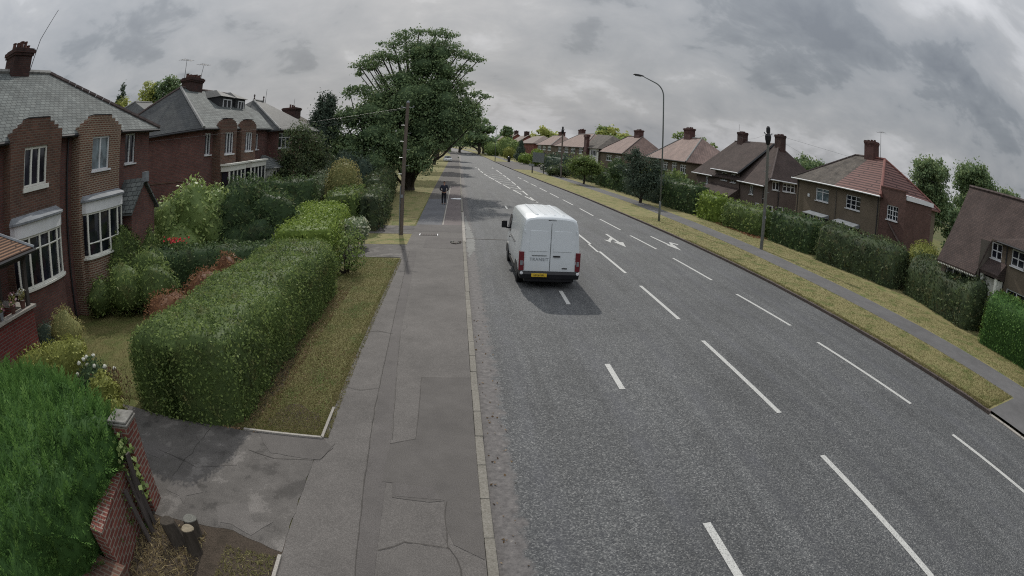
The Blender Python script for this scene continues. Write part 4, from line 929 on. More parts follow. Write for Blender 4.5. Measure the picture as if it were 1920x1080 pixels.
far_semi(88.6, 105, 4.78, 8.15, 91, 99.5, 'pebbledash', 'tile_pink', 'pale roofed semi left of the lamp post, half hidden by the dark roadside tree',
         [(90.5, 94, 3.2, 4.3), (96, 100, 3.2, 4.3)], [(30.6, 31.4, 91.8, 94.8, 7.6, 9.3, 5)], rm='ridge_tile')
h6 = far_semi(116, 152, 5.35, 8.8, 124, 140, 'pebbledash', 'tile_pink', 'long pale roofed house with tall red chimney breast on its front, behind the road sign',
         [(118, 122, 3.8, 5.1), (126, 131, 3.8, 5.1), (134, 139, 3.8, 5.1), (143, 148, 3.8, 5.1)], [(30.6, 31.5, 138, 142.5, 8, 10.1, 5)], fr=.2, X=26.5)
mb = MB(); mb.box(25.9, 26.48, 111.9, 114.4, 0, 7.6); mb.box(25.8, 26.6, 111.7, 114.6, 7.6, 8.1); mb.build('chimney', 'chimney_red', h6)
facade(h6, (26.6, 116), (26.6, 104.5), 0, 5.2, 'cream', [wyr(116, 106, 111, 3.6, 5.0, cols=4, fr=.2)])
roof_solid(h6, [[(26.1, 104, 5.3), (31, 110, 8.3), (31, 123, 8.7), (26.1, 115.6, 5.33)], [(26.1, 104, 5.3), (35.6, 104, 5.3), (31, 110, 8.3)]], 'tile_grey', .1, 'roof')
far_semi(158, 188, 5.5, 8.75, 163, 181, 'pebbledash', 'tile_pink', 'pale roofed house with a row of white framed windows beyond the long one',
         [(160, 166, 3.8, 5.2), (170, 176, 3.8, 5.2), (179, 186, 3.8, 5.2)], [(30.3, 31.7, 166, 170, 8, 9.9, 3)], fr=.25, X=26.5)
h = empty('brick_terrace', (30, 215, 0), 'distant red brick house with dark roof, behind the clipped conical bush', 'house')
mb = MB(); mb.box(26, 35, 194, 236, 0, 5.9); mb.build('wall', 'brick_far', h); f, _ = hip_faces(25.4, 35.5, 193, 237, 5.9, 9.0, 200, 230); roof_solid(h, f, 'tile_far')
for k, (y0, y1, ez, rz, x) in enumerate(((245, 280, 6.0, 9.8, 25.5), (292, 318, 7.0, 11.2, 25.5), (332, 362, 8.0, 13., 25))):
    lb = ('distant dark roofed house, nearest of the three gabled roofs', 'distant gabled roof, middle of the three beyond the red brick house', 'farthest gabled house with pale verge at the end of the right row')[k]
    h = empty('distant_house', (x+5, (y0+y1)/2, 0), lb, 'house')
    mb = MB(); mb.box(x, x+10, y0, y1, 0, ez); mb.mesh([(x, y0, ez), (x+10, y0, ez), (x+5, y0, rz-.2), (x, y1, ez), (x+10, y1, ez), (x+5, y1, rz-.2)], [(0, 1, 2), (5, 4, 3)]); mb.build('wall', 'brick_far', h)
    roof_solid(h, [[(x-.6, y0-.5, ez-.1), (x+5, y0-.5, rz), (x+5, y1, rz), (x-.6, y1, ez-.1)], [(x+10.6, y0-.5, ez-.1), (x+5, y0-.5, rz), (x+5, y1, rz), (x+10.6, y1, ez-.1)]], 'tile_far', .2)
    chimney(h, x+4, x+6, y0+6, y0+10, rz-1, rz+1.8, 'chimney_brick', 2, pot_h=.4)

# ------------------------------------------------------------------ vegetation
def hedge_hull(path, width, height, p=5., z0=.05, noise=.07, nf=1.1, rnd_end=.4, step=.33, lean=0.):
    path = [Vector(q) for q in path]; L = [0]
    for a, b in zip(path, path[1:]): L.append(L[-1]+(b-a).length)
    T = L[-1]
    e = [0, .03, .09, .2, .35]; S = [x*rnd_end/.4 for x in e]; S += list(np.arange(rnd_end, T-rnd_end, step)) if T > 2*rnd_end else []
    S += [T-x*rnd_end/.4 for x in reversed(e)]
    S = sorted(set(round(s, 4) for s in S)); nc = 17; V = []; 
    W = width if callable(width) else (lambda s: width); H = height if callable(height) else (lambda s: height)
    for s in S:
        for i in range(1, len(L)):
            if L[i] >= s-1e-6: break
        k = (s-L[i-1])/(L[i]-L[i-1]); c = path[i-1].lerp(path[i], min(1, k)); t = (path[i]-path[i-1]).normalized(); nn = Vector((t.y, -t.x))
        d = max(0., min(s, T-s)); k = 1 if d >= rnd_end else (1-(1-d/rnd_end)**3)**(1/3); k = max(k, .02)
        w = W(s/T)/2*k; h = H(s/T)*(.9+.1*k)
        for j in range(nc):
            th = math.pi*j/(nc-1); cx = math.copysign(abs(math.cos(th))**(2/p), math.cos(th)); cz = abs(math.sin(th))**(2/p)
            x = c.x+nn.x*cx*w; y = c.y+nn.y*cx*w; z = z0+h*cz
            dn = noise*fbm((x, y, z), nf)+noise*.55*fbm((x, y, z), nf*3.3)+noise*.35*fbm((x, y, z), nf*8); dn *= k; zz = max(z0, z+dn*cz)
            V.append((x+nn.x*cx*dn, y+nn.y*cx*dn+t.y*0, zz))
    n = len(S); F = [(a*nc+b, a*nc+b+1, (a+1)*nc+b+1, (a+1)*nc+b) for a in range(n-1) for b in range(nc-1)]
    for a in (0, n-1):
        for b in range(nc//2): F.append((a*nc+b, a*nc+b+1, a*nc+nc-2-b, a*nc+nc-1-b))
    V = np.array(V); F = np.array(F)
    # make the quads face outwards
    a, b, c, d = (V[F[:, i]] for i in range(4)); nr = np.cross(c-a, d-b); ctr = V.mean(0); top = np.sum(nr*np.array([0, 0, 1.]), 1).sum()
    if top < 0: F = F[:, ::-1]
    return V, F
def blob_hull(b, noise=.14, nf=None, nu=18, nv=11, core=1.):
    x, y, z, rx, ry, rz = b; nf = nf or 1.4/max(rx, .3)
    V = []
    for j in range(nv+1):
        ph = math.pi*(j/nv-.5)
        for i in range(nu):
            th = 2*math.pi*i/nu; dx, dy, dz = math.cos(ph)*math.cos(th), math.cos(ph)*math.sin(th), math.sin(ph)
            k = core*(1+noise*1.6*fbm((x+dx*rx, y+dy*ry, z+dz*rz), nf))
            V.append((x+dx*rx*k, y+dy*ry*k, max(.02, z+dz*rz*k)))
    F = [(j*nu+i, j*nu+(i+1) % nu, (j+1)*nu+(i+1) % nu, (j+1)*nu+i) for j in range(nv) for i in range(nu)]
    return np.array(V), np.array(F)
def foliage(hulls, dens, size, aspect=.5, spread=.8, inout=(-.05, .06), up=0., core=.3, core_k=None, tuft=0):
    parts = []
    for V, F in hulls:
        ctr = V.mean(0)
        if core is not None:
            cv = ctr+(V-ctr)*core_k if core_k else V
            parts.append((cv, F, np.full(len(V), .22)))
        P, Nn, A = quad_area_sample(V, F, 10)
        n = max(20, int(A*dens)); P, Nn, A = quad_area_sample(V, F, n)
        P = P+Nn*(rng.uniform(inout[0], inout[1], (n, 1))+np.maximum(0, rng.normal(-.02, .03, (n, 1)))); k = P[:, 2] > .03
        P, Nn = P[k], Nn[k]
        parts.append(leaves(P, Nn, size, aspect, spread, up))
    return cat_parts(parts)
def hedge(name, path, width, height, lf, label, cat='hedge', dist=None, size=None, dens=None, group=None, **k):
    c = np.mean([list(p) for p in path], 0); dist = dist or math.hypot(*c)
    size = size or max(.06, dist*.0054); dens = dens or min(620, 1.2/(size*size*.5))
    V, F = hedge_hull(path, width, height, step=max(.3, dist*.014), **k)
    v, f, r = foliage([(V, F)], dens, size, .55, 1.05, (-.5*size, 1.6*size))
    o = np_mesh(name, v, f, LF[lf], r, origin=(c[0], c[1], .1)); return tag(o, label, cat, group)
def shrub(name, blobs, lf, label, cat='bush', dist=None, size=None, dens=None, aspect=.5, up=.3, shell=(-.5, .5), noise=.16, group=None, stems=True, core=.3, spread=.8):
    c = np.mean([b[:2] for b in blobs], 0); dist = dist or math.hypot(*c)
    size = size or max(.05, dist*.0052); dens = dens or min(420, 1.3/(size*size*aspect))
    hl = [blob_hull(b, noise) for b in blobs]; rr = np.mean([b[3] for b in blobs])
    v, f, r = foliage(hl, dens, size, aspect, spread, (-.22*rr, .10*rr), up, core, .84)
    if not stems:
        o = np_mesh(name, v, f, LF[lf], r, origin=(c[0], c[1], .1)); return tag(o, label, cat, group)
    t = empty(name, (c[0], c[1], .1), label, cat, group)
    np_mesh('foliage', v, f, LF[lf], r, parent=t)
    mb = MB()
    for b in blobs:
        for k in range(3):
            q = (c[0]+random.uniform(-.12, .12), c[1]+random.uniform(-.12, .12)); mb.tube([(q[0], q[1], .05), ((q[0]+b[0])/2, (q[1]+b[1])/2, b[2]*.5), (b[0]+random.uniform(-.3, .3)*b[3], b[1], b[2]+random.uniform(-.2, .5)*b[5])], [.025, .018, .008], 5)
    mb.build('stem', 'bark', t); return t
def crown_leaves(blobs, size, aspect, lai=2.6, sat=3, coreR=1.45, core=.25, up=.5):
    parts = []; al = []
    for b in blobs:
        al.append(b)
        for k in range(sat):
            th = rng.uniform(0, 2*math.pi); ph = rng.uniform(-.5, .9); q = rng.uniform(.28, .52)
            al.append((b[0]+b[3]*1.0*math.cos(th)*math.cos(ph), b[1]+b[4]*1.0*math.sin(th)*math.cos(ph), b[2]+b[5]*.95*math.sin(ph), b[3]*q, b[4]*q, b[5]*q*.8))
        if b[3] > coreR and core is not None:
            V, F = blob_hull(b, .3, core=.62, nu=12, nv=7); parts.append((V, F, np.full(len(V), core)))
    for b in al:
        r_ = (b[3]*b[5])**.5; n = max(14, int(lai*math.pi*r_*r_/(size*size*aspect*.5)))
        d = unit(rng.normal(0, 1, (n, 3))); u = rng.uniform(.12, 1, (n, 1))**.5*(1+.22*rng.normal(0, 1, (n, 1)))
        k = np.array([fbm((b[0]+x[0]*2, b[1]+x[1]*2, b[2]+x[2]*2), 1.1, 2) for x in d])[:, None]*.35+1
        P = np.array(b[:3])+d*u*k*np.array(b[3:6]); P[:, 2] = np.maximum(P[:, 2], .1)
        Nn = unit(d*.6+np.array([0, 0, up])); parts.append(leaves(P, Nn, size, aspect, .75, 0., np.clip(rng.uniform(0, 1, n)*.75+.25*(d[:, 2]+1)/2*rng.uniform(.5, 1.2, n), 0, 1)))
    return cat_parts(parts)
def tree(name, base, blobs, lf, label, cat='tree', dist=None, size=None, dens=None, r0=.25, aspect=.55, noise=.2, group=None, fork=.45, core=.3, core_k=.8, shell=(-.35, .12), trunk_top=None, spread=1.0, lai=2.6, sat=3, coreR=1.45):
    c = base; dist = dist or math.hypot(*base[:2]); size = size or max(.09, dist*.0054); dens = dens or 1.25/(size*size*aspect)
    t = empty(name, (base[0], base[1], base[2] if len(base) > 2 else .1), label, cat, group)
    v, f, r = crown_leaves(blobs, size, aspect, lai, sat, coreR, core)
    np_mesh('crown', v, f, LF[lf], r, parent=t)
    z0 = base[2] if len(base) > 2 else 0.
    zs = sorted(b[2] for b in blobs); top = trunk_top or zs[int(len(zs)*.7)]
    mb = MB(); cx = np.mean([b[0] for b in blobs]); cy = np.mean([b[1] for b in blobs])
    tk = [(base[0]+(cx-base[0])*k*k*.6+.15*math.sin(5*k), base[1]+(cy-base[1])*k*k*.6, z0-.1+(top-z0)*k) for k in (0, .04, .2, .4, .6, .8, 1.)]
    rad = [r0*1.5, r0*1.12, r0, r0*.85, r0*.65, r0*.42, r0*.2]; mb.tube(tk, rad, 9)
    for b in blobs:
        bt = max(.0, min(1., (b[2]-z0)/(top-z0)*.72-.12)); i = min(5, int(bt*6)); k = bt*6-i
        s = Vector(tk[i]).lerp(Vector(tk[i+1]), k) if i < 6 else Vector(tk[-1]); s.z = min(s.z, b[2]); e_ = Vector(b[:3])
        if (e_-s).length < .4: continue
        md = s.lerp(e_, .5)+Vector((random.uniform(-.2, .2), random.uniform(-.2, .2), -.06*(e_-s).length)); rr = r0*.32*min(1.5, b[3])**.5
        mb.tube([s, md, e_, e_+(e_-md)*.08], [rr, rr*.7, rr*.35, rr*.2], 6)
    mb.build('trunk', 'bark', t); return t

# --- left gardens, near to far
hedge('hedge', [(-5.17, 7.72), (-5.06, 12), (-4.97, 17.15)], lambda s: 2.72-.4*s, 1.70, 'privet', 'large square clipped hedge with mottled top, right beside the verge and the path', p=5.5, noise=.15, rnd_end=.6, size=.064, dens=640)
hedge('hedge', [(-12.3, 16.6), (-9, 16.9), (-6.0, 17.6)], 1.5, 1.45, 'privet_dark', 'dark hedge crossing the garden from the house to the large clipped hedge', p=4., noise=.09)
hedge('hedge', [(-5.35, 18.3), (-6.0, 22.0), (-6.6, 26.6)], lambda s: 2.2+.3*s, 1.82, 'bright', 'clipped hedge with bright yellow-green top behind the large clipped hedge', p=8., noise=.03)
hedge('hedge', [(-6.2, 28.6), (-6.3, 33.5)], 1.9, 2.05, 'privet', 'clipped hedge with rounded end just beyond the bright topped hedge', p=4.5)
hedge('hedge', [(-4.7, 28.9), (-4.9, 35.5)], 1.1, 1.95, 'beech', 'brownish hedge beside the verge past the telegraph pole', p=4.)
hedge('hedge', [(-5.6, 36.5), (-6.6, 52)], 1.3, 2.3, 'beech', 'long olive brown hedge running away along the verge under the trees', p=4.)
hedge('hedge', [(-11.6, 29.2), (-7.8, 29.4)], 2.0, 2.85, 'privet_dark', 'tall dark evergreen hedge behind the bright topped hedge', p=3.5, noise=.2)
# bright feathery conifer hedge in the corner
V, F = hedge_hull([(-7.05, -2.5), (-7.05, 5.5)], 5.0, 1.76, p=4.2, noise=.22, nf=1.1, rnd_end=.9, step=.25)
n_ = 9500; P, Nn, A = quad_area_sample(V, F, n_); sp = []; rs = rng.uniform(.1, .75, n_)
dirn = unit(Nn*.8+np.array([.05, .05, .75])+rng.normal(0, .32, (n_, 3))); side = unit(np.cross(dirn, unit(Nn+rng.normal(0, .5, (n_, 3))))); fl = np.cross(side, dirn); ln = rng.uniform(.12, .30, (n_, 1))
for k in range(9):          # flat feathery sprays: leaflets left and right of each twig
    t_ = k/8; q = P-Nn*.05+dirn*ln*t_+Nn*.0; sgn = 1 if k % 2 else -1
    ax = unit(dirn*1.1+side*sgn*(1-.6*t_)); L = ln*.42*(1-.35*t_); wv = unit(np.cross(ax, fl))*L*.17
    sp.append((np.stack([q, q+ax*L*.5-wv, q+ax*L, q+ax*L*.5+wv], 1).reshape(-1, 3), np.arange(n_*4).reshape(n_, 4), np.repeat(np.clip(rs+.25*t_, 0, 1), 4)))
L1 = cat_parts(sp); P, Nn, A = quad_area_sample(V, F, 26000); P = P+Nn*rng.uniform(-.05, .05, (26000, 1)); L2 = leaves(P, Nn, .07, .35, .8, 1.)
v, f, r = cat_parts([(V, F, np.full(len(V), .25)), L1, L2])
tag(np_mesh('conifer_hedge', v, f, LF['thuja'], r, origin=(-7.2, 1.5, .1)), 'bright feathery green conifer hedge filling the bottom left corner', 'hedge')
shrub('laurel_bush', [(-12.3, 19.6, 1.9, 1.3, .9, 1.5), (-10.9, 19.8, 2.2, 1.3, .9, 1.65), (-13.9, 19.4, 1.4, 1.1, .8, 1.3), (-9.9, 20.1, 2.0, .9, .9, 1.5), (-11.5, 19.3, 1.2, 1.4, .8, 1.0)], 'laurel', 'laurel bush with large glossy light green leaves in front of the brick side wall', size=.20, dens=60, aspect=.42, up=.2)
shrub('evergreen_shrub', [(-9.0, 20.6, 2.1, 1.5, 1.1, 1.75), (-7.7, 20.8, 1.8, 1.3, 1.0, 1.5), (-8.2, 20.0, 1.1, 1.5, .9, 1.0), (-7.0, 20.6, 1.2, .9, .8, 1.0)], 'privet_dark', noise=.3, shell=(-.5, .3), label='tall dark grey-green shrub right of the laurel bush', size=.15, dens=110, aspect=.4)
shrub('variegated_shrub', [(-6.6, 20.0, .95, .75, .6, .85)], 'variegated', 'small variegated shrub at the foot of the dark grey-green shrub', size=.12, dens=110)
shrub('camellia_shrub', [(-10.7, 13.6, .9, 1.0, .8, .85), (-9.5, 14.0, .85, .9, .8, .8), (-10.2, 14.6, 1.2, .9, .8, .8), (-11.7, 13.2, .7, .7, .7, .65)], 'privet', 'loose dark green shrub with long leaves on the lawn by the bow window', size=.12, dens=150, aspect=.35)
shrub('climbing_shrub', [(-12.0, 15.3, 1.4, .6, 1.2, 1.2), (-12.1, 17.3, 1.3, .6, .9, 1.1)], 'privet', 'leafy shrub climbing the brickwork between the two bow windows', size=.10)
shrub('copper_shrub', [(-7.3, 11.3, .85, .75, .85, .75), (-6.8, 12.8, 1.05, .65, .95, .80), (-6.6, 14.2, 1.1, .55, .8, .8)], 'copper', 'coppery orange shrub behind the large clipped hedge', size=.10, dens=200, aspect=.3, up=.8)
shrub('olive_bush', [(-10.55, 9.75, .75, .62, .62, .68)], 'olive', 'small round olive green bush under the bow window', size=.055)
shrub('heather_clump', [(-11.2, 9.3, .6, .6, .5, .5)], 'dark', 'dark low clump between the porch wall and the round olive bush', size=.06)
hedge('privet_hedge', [(-11.3, 6.6), (-9.9, 8.2), (-9.2, 9.1)], .95, .88, 'golden', 'low loose golden privet hedge in front of the red porch wall', p=3., noise=.12, size=.085)
shrub('golden_shrub', [(-6.95, 7.3, .55, .42, .42, .5), (-6.6, 7.05, .35, .3, .3, .32)], 'golden', 'small yellow-green shrub against the near end of the large clipped hedge', size=.10, aspect=.35, up=.5)
shrub('sapling_bush', [(-3.95, 19.3, .9, .55, .7, .55), (-3.85, 20.0, 1.1, .5, .6, .5), (-4.25, 21.0, 1.3, .5, .6, .5), (-4.3, 18.3, .7, .4, .5, .5), (-3.5, 19.0, .7, .35, .4, .35)], 'privet', 'straggling leafy bush leaning over the verge at the far end of the large hedge', size=.12, aspect=.5, dens=90, core=None)
shrub('ivy_bush', [(-4.55, 23.6, 1.0, .42, .6, .55), (-4.3, 24.6, .85, .42, .6, .55)], 'variegated', 'pale leaved bush beside the first crossing of the left verge', size=.14)
# flowers and oddments of the garden
t = empty('hydrangea', (-8.0, 8.1, .1), 'hydrangea with cream white flower heads in the front garden', 'flowering bush')
hl = [blob_hull((-8.1, 8.2, .42, .5, .45, .42), .2), blob_hull((-7.6, 7.8, .35, .35, .3, .33), .2)]
v, f, r = foliage(hl, 200, .09, .55, .8, (-.1, .06), 0, .3, .8); np_mesh('foliage', v, f, LF['privet_dark'], r, parent=t)
for i in range(16):
    x, y = -8.1+random.uniform(-.5, .62), 8.15+random.uniform(-.5, .4); z = .62+random.uniform(-.12, .32)-abs(x+8.1)*.25
    V, F = blob_hull((x, y, z, .055, .055, .045), .1, nu=8, nv=5); P, Nn, A = quad_area_sample(V, F, 45); v, f, r = cat_parts([(V, F, np.full(len(V), .4)), leaves(P, Nn, .035, .8, .4)])
    np_mesh('flower_head', v, f, LF['white_flower'], r, parent=t)
t = empty('dead_flower_clump', (-7.35, 7.9, .1), 'clump of brown withered stems between the hydrangea and the lawn', 'plant')
P = np.column_stack([rng.normal(-7.3, .22, 500), rng.normal(7.95, .22, 500), rng.uniform(.1, .75, 500)]); v, f, r = leaves(P, np.tile([0, -1., .2], (500, 1)), .09, .3, .6, 1.5); np_mesh('dry_foliage', v, f, LF['dry'], r*.3, parent=t)
mb = MB()
for i in range(26): x, y = random.gauss(-7.3, .15), random.gauss(7.95, .15); mb.tube([(x, y, .1), (x+random.uniform(-.15, .15), y+random.uniform(-.15, .15), random.uniform(.5, .85))], [.008, .004], 4)
mb.build('stem', 'fence_wood', t)
for i, (x, y, fl, lb) in enumerate(((-10.62, 7.0, 'pink_flower', 'potted pink flowers on the porch wall, nearest the camera'), (-10.62, 7.55, 'pink_flower', 'potted pale flowers in the middle of the porch wall'), (-10.62, 8.0, 'white_flower', 'potted white flowers at the corner of the porch wall'))):
    t = empty('flower_pot', (x, y, 1.93), lb, 'flower pot'); mb = MB(); mb.lathe((x, y, 1.932), [(.07, 0), (.10, .16), (.11, .16), (.11, .19), (.08, .19), (.05, .17)], 12); mb.build('pot', 'terracotta' if i else 'lead', t)
    V, F = blob_hull((x, y, 2.26, .13, .13, .14), .2, nu=8, nv=5); P, Nn, A = quad_area_sample(V, F, 160); v, f, r = leaves(P, Nn, .06, .5, .8); np_mesh('foliage', v, f, LF['olive'], r, parent=t)
    P, Nn, A = quad_area_sample(V, F, 26); P = P+Nn*.05; v, f, r = leaves(P, Nn, .07, .9, .3); np_mesh('flower', v, f, LF[fl], r, parent=t)
t = empty('red_geraniums', (-11.0, 17.9, 1.3), 'small patch of bright red flowers at the foot of the laurel bush', 'flowers')
P = np.column_stack([rng.normal(-10.9, .28, 60), rng.normal(17.95, .1, 60), rng.normal(1.62, .05, 60)]); v, f, r = leaves(P, np.tile([0, -1., .6], (60, 1)), .085, .9, .4); np_mesh('flower', v, f, LF['red_flower'], r, parent=t)
P = np.column_stack([rng.normal(-10.9, .35, 160), rng.normal(18.0, .1, 160), rng.uniform(1.2, 1.6, 160)]); v, f, r = leaves(P, np.tile([0, -1., .4], (160, 1)), .09, .6, .6); np_mesh('foliage', v, f, LF['privet_dark'], r, parent=t)
# middle distance, left
shrub('dome_bush', [(-7.0, 33.2, 2.25, 1.15, 1.15, 1.65)], 'olive', 'tall clipped dome shaped bush, brownish green, behind the hedges', size=.11, noise=.02, dens=190)
shrub('dome_bush', [(-8.9, 34.4, 2.0, 1.0, 1.0, 1.2)], 'variegated', 'smaller rounded bush with golden edge, left of the tall clipped dome', size=.13, noise=.05)
tree('leafy_tree', (-9.8, 35), [(-10.3, 34.5, 5.6, .9, .9, .9), (-9.4, 34.8, 4.9, 1.0, .9, .9), (-10.9, 34.2, 4.4, 1.0, .9, .9), (-9.9, 34, 3.4, 1.3, 1., 1.2), (-11.5, 34.5, 3.2, .9, .9, 1.), (-8.9, 35, 3.6, .8, .8, .9)], 'beech', 'pale green loose tree standing in front of the third left house', size=.17, r0=.10, core=None)
t_ = tree('cypress_tree', (-13, 50), [(-12.9, 50, 5.4, 1.3, 1.3, 3.0), (-12.7, 50, 7.6, .95, 1.0, 2.1), (-13.6, 50, 5.2, .8, .9, 2.6), (-12.3, 50, 8.7, .42, .5, 1.2), (-13.1, 50, 8.5, .35, .4, 1.1), (-13.6, 50, 7.2, .35, .4, 1.1), (-12.9, 50, 2.6, 1.7, 1.4, 2.4), (-14.3, 50, 6.2, .25, .3, .8)], 'dark', 'very dark upright cypress with several tips left of the great tree', size=.22, lai=6, coreR=.3, sat=2, r0=.2, core=.2, core_k=.92, shell=(-.1, .14))
big = [(-6.6, 52.6, 3.1, 1.2), (-5.0, 52.3, 2.7, 1.0), (-3.3, 52.5, 2.9, 1.2), (-8.9, 54, 13.3, .8), (-7.6, 54, 13.9, .9), (-9.6, 54, 12.9, .7), (-7.9, 54, 11.6, .8), (-4.4, 54, 14.4, 1.6), (-2.4, 54, 14.2, 1.4), (-5.0, 54, 9.2, 2.6), (-2.2, 54, 10.7, 1.7), (-7.4, 53.5, 7.2, 2.0), (-8.2, 54, 9.3, 1.5), (-1.2, 54, 7.4, 2.0), (1.2, 54, 8.6, 1.1), (-6.2, 53.5, 4.6, 1.9), (-3.8, 53, 3.9, 1.6), (-6.03, 54.5, 16.3, 1.03), (-4.6, 53.5, 16.5, .69), (-3.0, 54, 16.45, .86), (-1.76, 54.6, 16.4, .77), (-7.2, 54.5, 15.34, 1.0), (-5.01, 54, 15.0, .95), (-3.06, 53.5, 15.0, .95), (-1.47, 54, 14.9, .94), (-8.37, 54, 14.2, .77), (-9.45, 54.2, 13.87, .77), (-10.49, 54, 13.15, .69), (-10.39, 54, 12.2, .5), (-8.97, 53.6, 12.75, .55), (-6.6, 54.4, 13.6, .8), (-.56, 54.6, 14.3, .86), (.68, 54, 13.95, .77), (1.49, 54, 13.59, .5), (.07, 53.6, 12.6, .75), (-3.97, 54, 12.9, 1.75), (-1.84, 54, 12.4, 1.4), (-5.64, 54, 11.5, 1.6), (-7.34, 54, 10.3, 1.25), (-.34, 54, 10.8, 1.1), (1.26, 54, 10., .6), (2.31, 54, 9.76, .5), (-3.76, 54, 9.9, 2.2), (-1.44, 54, 9., 1.9), (-6.31, 54.5, 8.6, 2.0), (.5, 54, 8.3, 1.3), (1.3, 54, 6.9, .95), (-3.5, 55, 6.6, 2.3), (-.93, 54.6, 6.2, 1.7), (-2.6, 53, 4.9, 1.2), (-5.0, 53.5, 4.6, 1.3)]
tree('great_tree', (-4.7, 54.4), [(x, y, z-.15, r*(1.3 if r < 1.1 else 1.1), r*1.6, r*(.66 if r < 1.1 else .9)) for x, y, z, r in big], 'tree', 'great spreading tree with layered crown towering over the left footpath', size=.24, lai=2.3, r0=.48, core=.25, core_k=.72, noise=.25, dens=26, shell=(-.5, .2))
low = [(-11.6, 51, 5.6, 1.3), (-11.9, 50.5, 3.6, 1.5), (-11.3, 51, 7.6, 1.0), (-8.8, 52, 7.9, 1.7), (-10.4, 52, 7.3, 1.5), (-9.2, 51.5, 10.0, .95), (-10.8, 52, 9.9, .8), (-8.0, 51.5, 5.6, 2.1), (-10.3, 51.5, 4.8, 1.6), (-6.3, 51.5, 4.9, 1.6), (-7.6, 51, 3.0, 1.7), (-9.6, 51, 2.6, 1.6)]
tree('broad_tree', (-8.6, 52), [(x, y, z, r, r*1.2, r*.85) for x, y, z, r in low], 'tree', 'broad lower tree filling the gap between the dark cypress and the great tree', size=.26, r0=.3, core=.25, core_k=.78, noise=.25, dens=26)
shrub('dark_thicket', [(-10.8, 42, 1.8, 1.6, 1.2, 1.7), (-9.0, 43, 2.2, 1.5, 1.2, 2.1), (-7.6, 43, 2.0, 1.3, 1.2, 1.8), (-12.4, 41, 2.2, 1.5, 1.2, 2.1)], 'dark', 'dark thicket of shrubs behind the two clipped domes', size=.2)
shrub('garden_shrub', [(-11.6, 32.5, 1.6, .9, .8, 1.4), (-12.5, 31.8, 1.2, .8, .8, 1.1)], 'privet', 'mid green shrub under the pale loose tree', size=.15)
av = [(-5.8, 72, 11, 'tree', 'first avenue tree behind the great tree on the left verge'), (-6.0, 92, 12, 'tree', 'second avenue tree beyond the great tree'), (-5.0, 118, 12.5, 'tree_light', 'sunlit yellowish avenue tree overhanging the far footpath'), (-5.5, 150, 13, 'tree', 'farthest avenue tree on the left verge')]
for x, y, hh, lf, lb in av:
    bl = [(x+random.uniform(-2.6, 2.6)+(2.4 if y > 85 else 1.2), y+random.uniform(-2, 2), hh*random.uniform(.38, .86), random.uniform(1.6, 2.6)) for _ in range(15)]
    tree('avenue_tree', (x, y), [(a, b, c, d, d, d*.85) for a, b, c, d in bl], lf, lb, r0=.32, noise=.25, core_k=.75, group='avenue trees on the left verge')
shrub('garden_shrubbery', [(-12, 62, 2.4, 2.5, 2, 2.4), (-10.5, 72, 2.8, 2.2, 2.5, 2.6), (-12, 84, 3, 2.6, 3, 2.8)], 'dark', 'dark shrubbery behind the far verge hedge', size=.35)
for i, (x, y, z, r, lf, lb) in enumerate(((-49.5, 66, 15.6, 3.4, 'tree_yellow', 'yellow-green tree showing above the roofs at far left'), (-45, 68, 16.3, 3.0, 'tree', 'dark tree right of the yellow-green one behind the left roofs'), (-41.3, 66, 16.4, 2.8, 'tree', 'thin topped tree just left of the tall chimney'))):
    bl = [(x+random.uniform(-r, r), y, z-1+random.uniform(-2.5, 1.2), r*.42) for _ in range(8)]+[(x, y, z-5, r), (x, y, z-8, r*1.2)]
    tree('background_tree', (x, y), [(a, b, c, d, d, d*.9) for a, b, c, d in bl], lf, lb, r0=.3, noise=.3, core=None if i else .3, group='trees behind the left houses')
tree('spruce_tree', (-53, 66), [(-52.8, 66, 17.0, .5, .5, .9), (-52.8, 66, 15.6, .9, .9, 1.), (-52.8, 66, 14, 1.4, 1.4, 1.3), (-52.9, 66, 11.5, 1.8, 1.8, 2)], 'dark', 'pointed dark conifer at the left end of the background trees', r0=.2)

# --- right hedges, near to far
RG = 'front garden hedges along the right verge'
hedge('conifer_hedge', [(21.75, 4.0), (21.75, 11.0)], 2.3, 2.12, 'thuja', 'bright green conifer hedge at the right edge of the view', group=RG, size=.10, dens=230, p=5.)
hedge('hedge', [(23.9, 18.6), (22.3, 12.2)], 2.2, 2.22, 'beech', 'bulging mottled hedge left of the bright green conifer hedge', group=RG, p=3.4, noise=.14)
hedge('hedge', [(22.4, 26.8), (23.4, 19.6)], 2.2, 2.28, 'beech', 'long mottled hedge in front of the red-tiled semi', group=RG, p=3.2, noise=.15)
hedge('hedge', [(22.4, 33.0), (22.8, 28.1)], 2.0, 2.18, 'privet_dark', 'dark hedge behind the right telegraph pole', group=RG, p=4., noise=.12)
hedge('hedge', [(21.2, 38.9), (22.1, 33.9)], 1.9, 2.0, 'privet', 'green hedge with lighter top left of the right telegraph pole', group=RG, p=3., noise=.14)
hedge('hedge', [(20.95, 43.4), (21.25, 40.1)], 1.7, 2.15, 'bright', 'upright block of bright green hedge between two dark hedges', group=RG, p=4.5, noise=.06)
hedge('hedge', [(20.6, 51), (21.3, 44.8)], 1.9, 2.6, 'privet_dark', 'tall dark hedge just right of the lamp post', group=RG, p=4.5)
hedge('hedge', [(20.2, 62), (20.6, 52)], 1.8, 2.5, 'dark', 'dark hedge behind the dark roadside tree', group=RG, p=4.)
hedge('hedge', [(19.9, 76), (20.1, 63.5)], 1.6, 1.9, 'privet_dark', 'low dark hedge left of the dark roadside tree', group=RG, p=4.)
hedge('hedge', [(19.5, 93), (19.8, 78)], 1.8, 2.1, 'beech', 'brownish far hedge behind the far telegraph pole', group=RG, p=3.5)
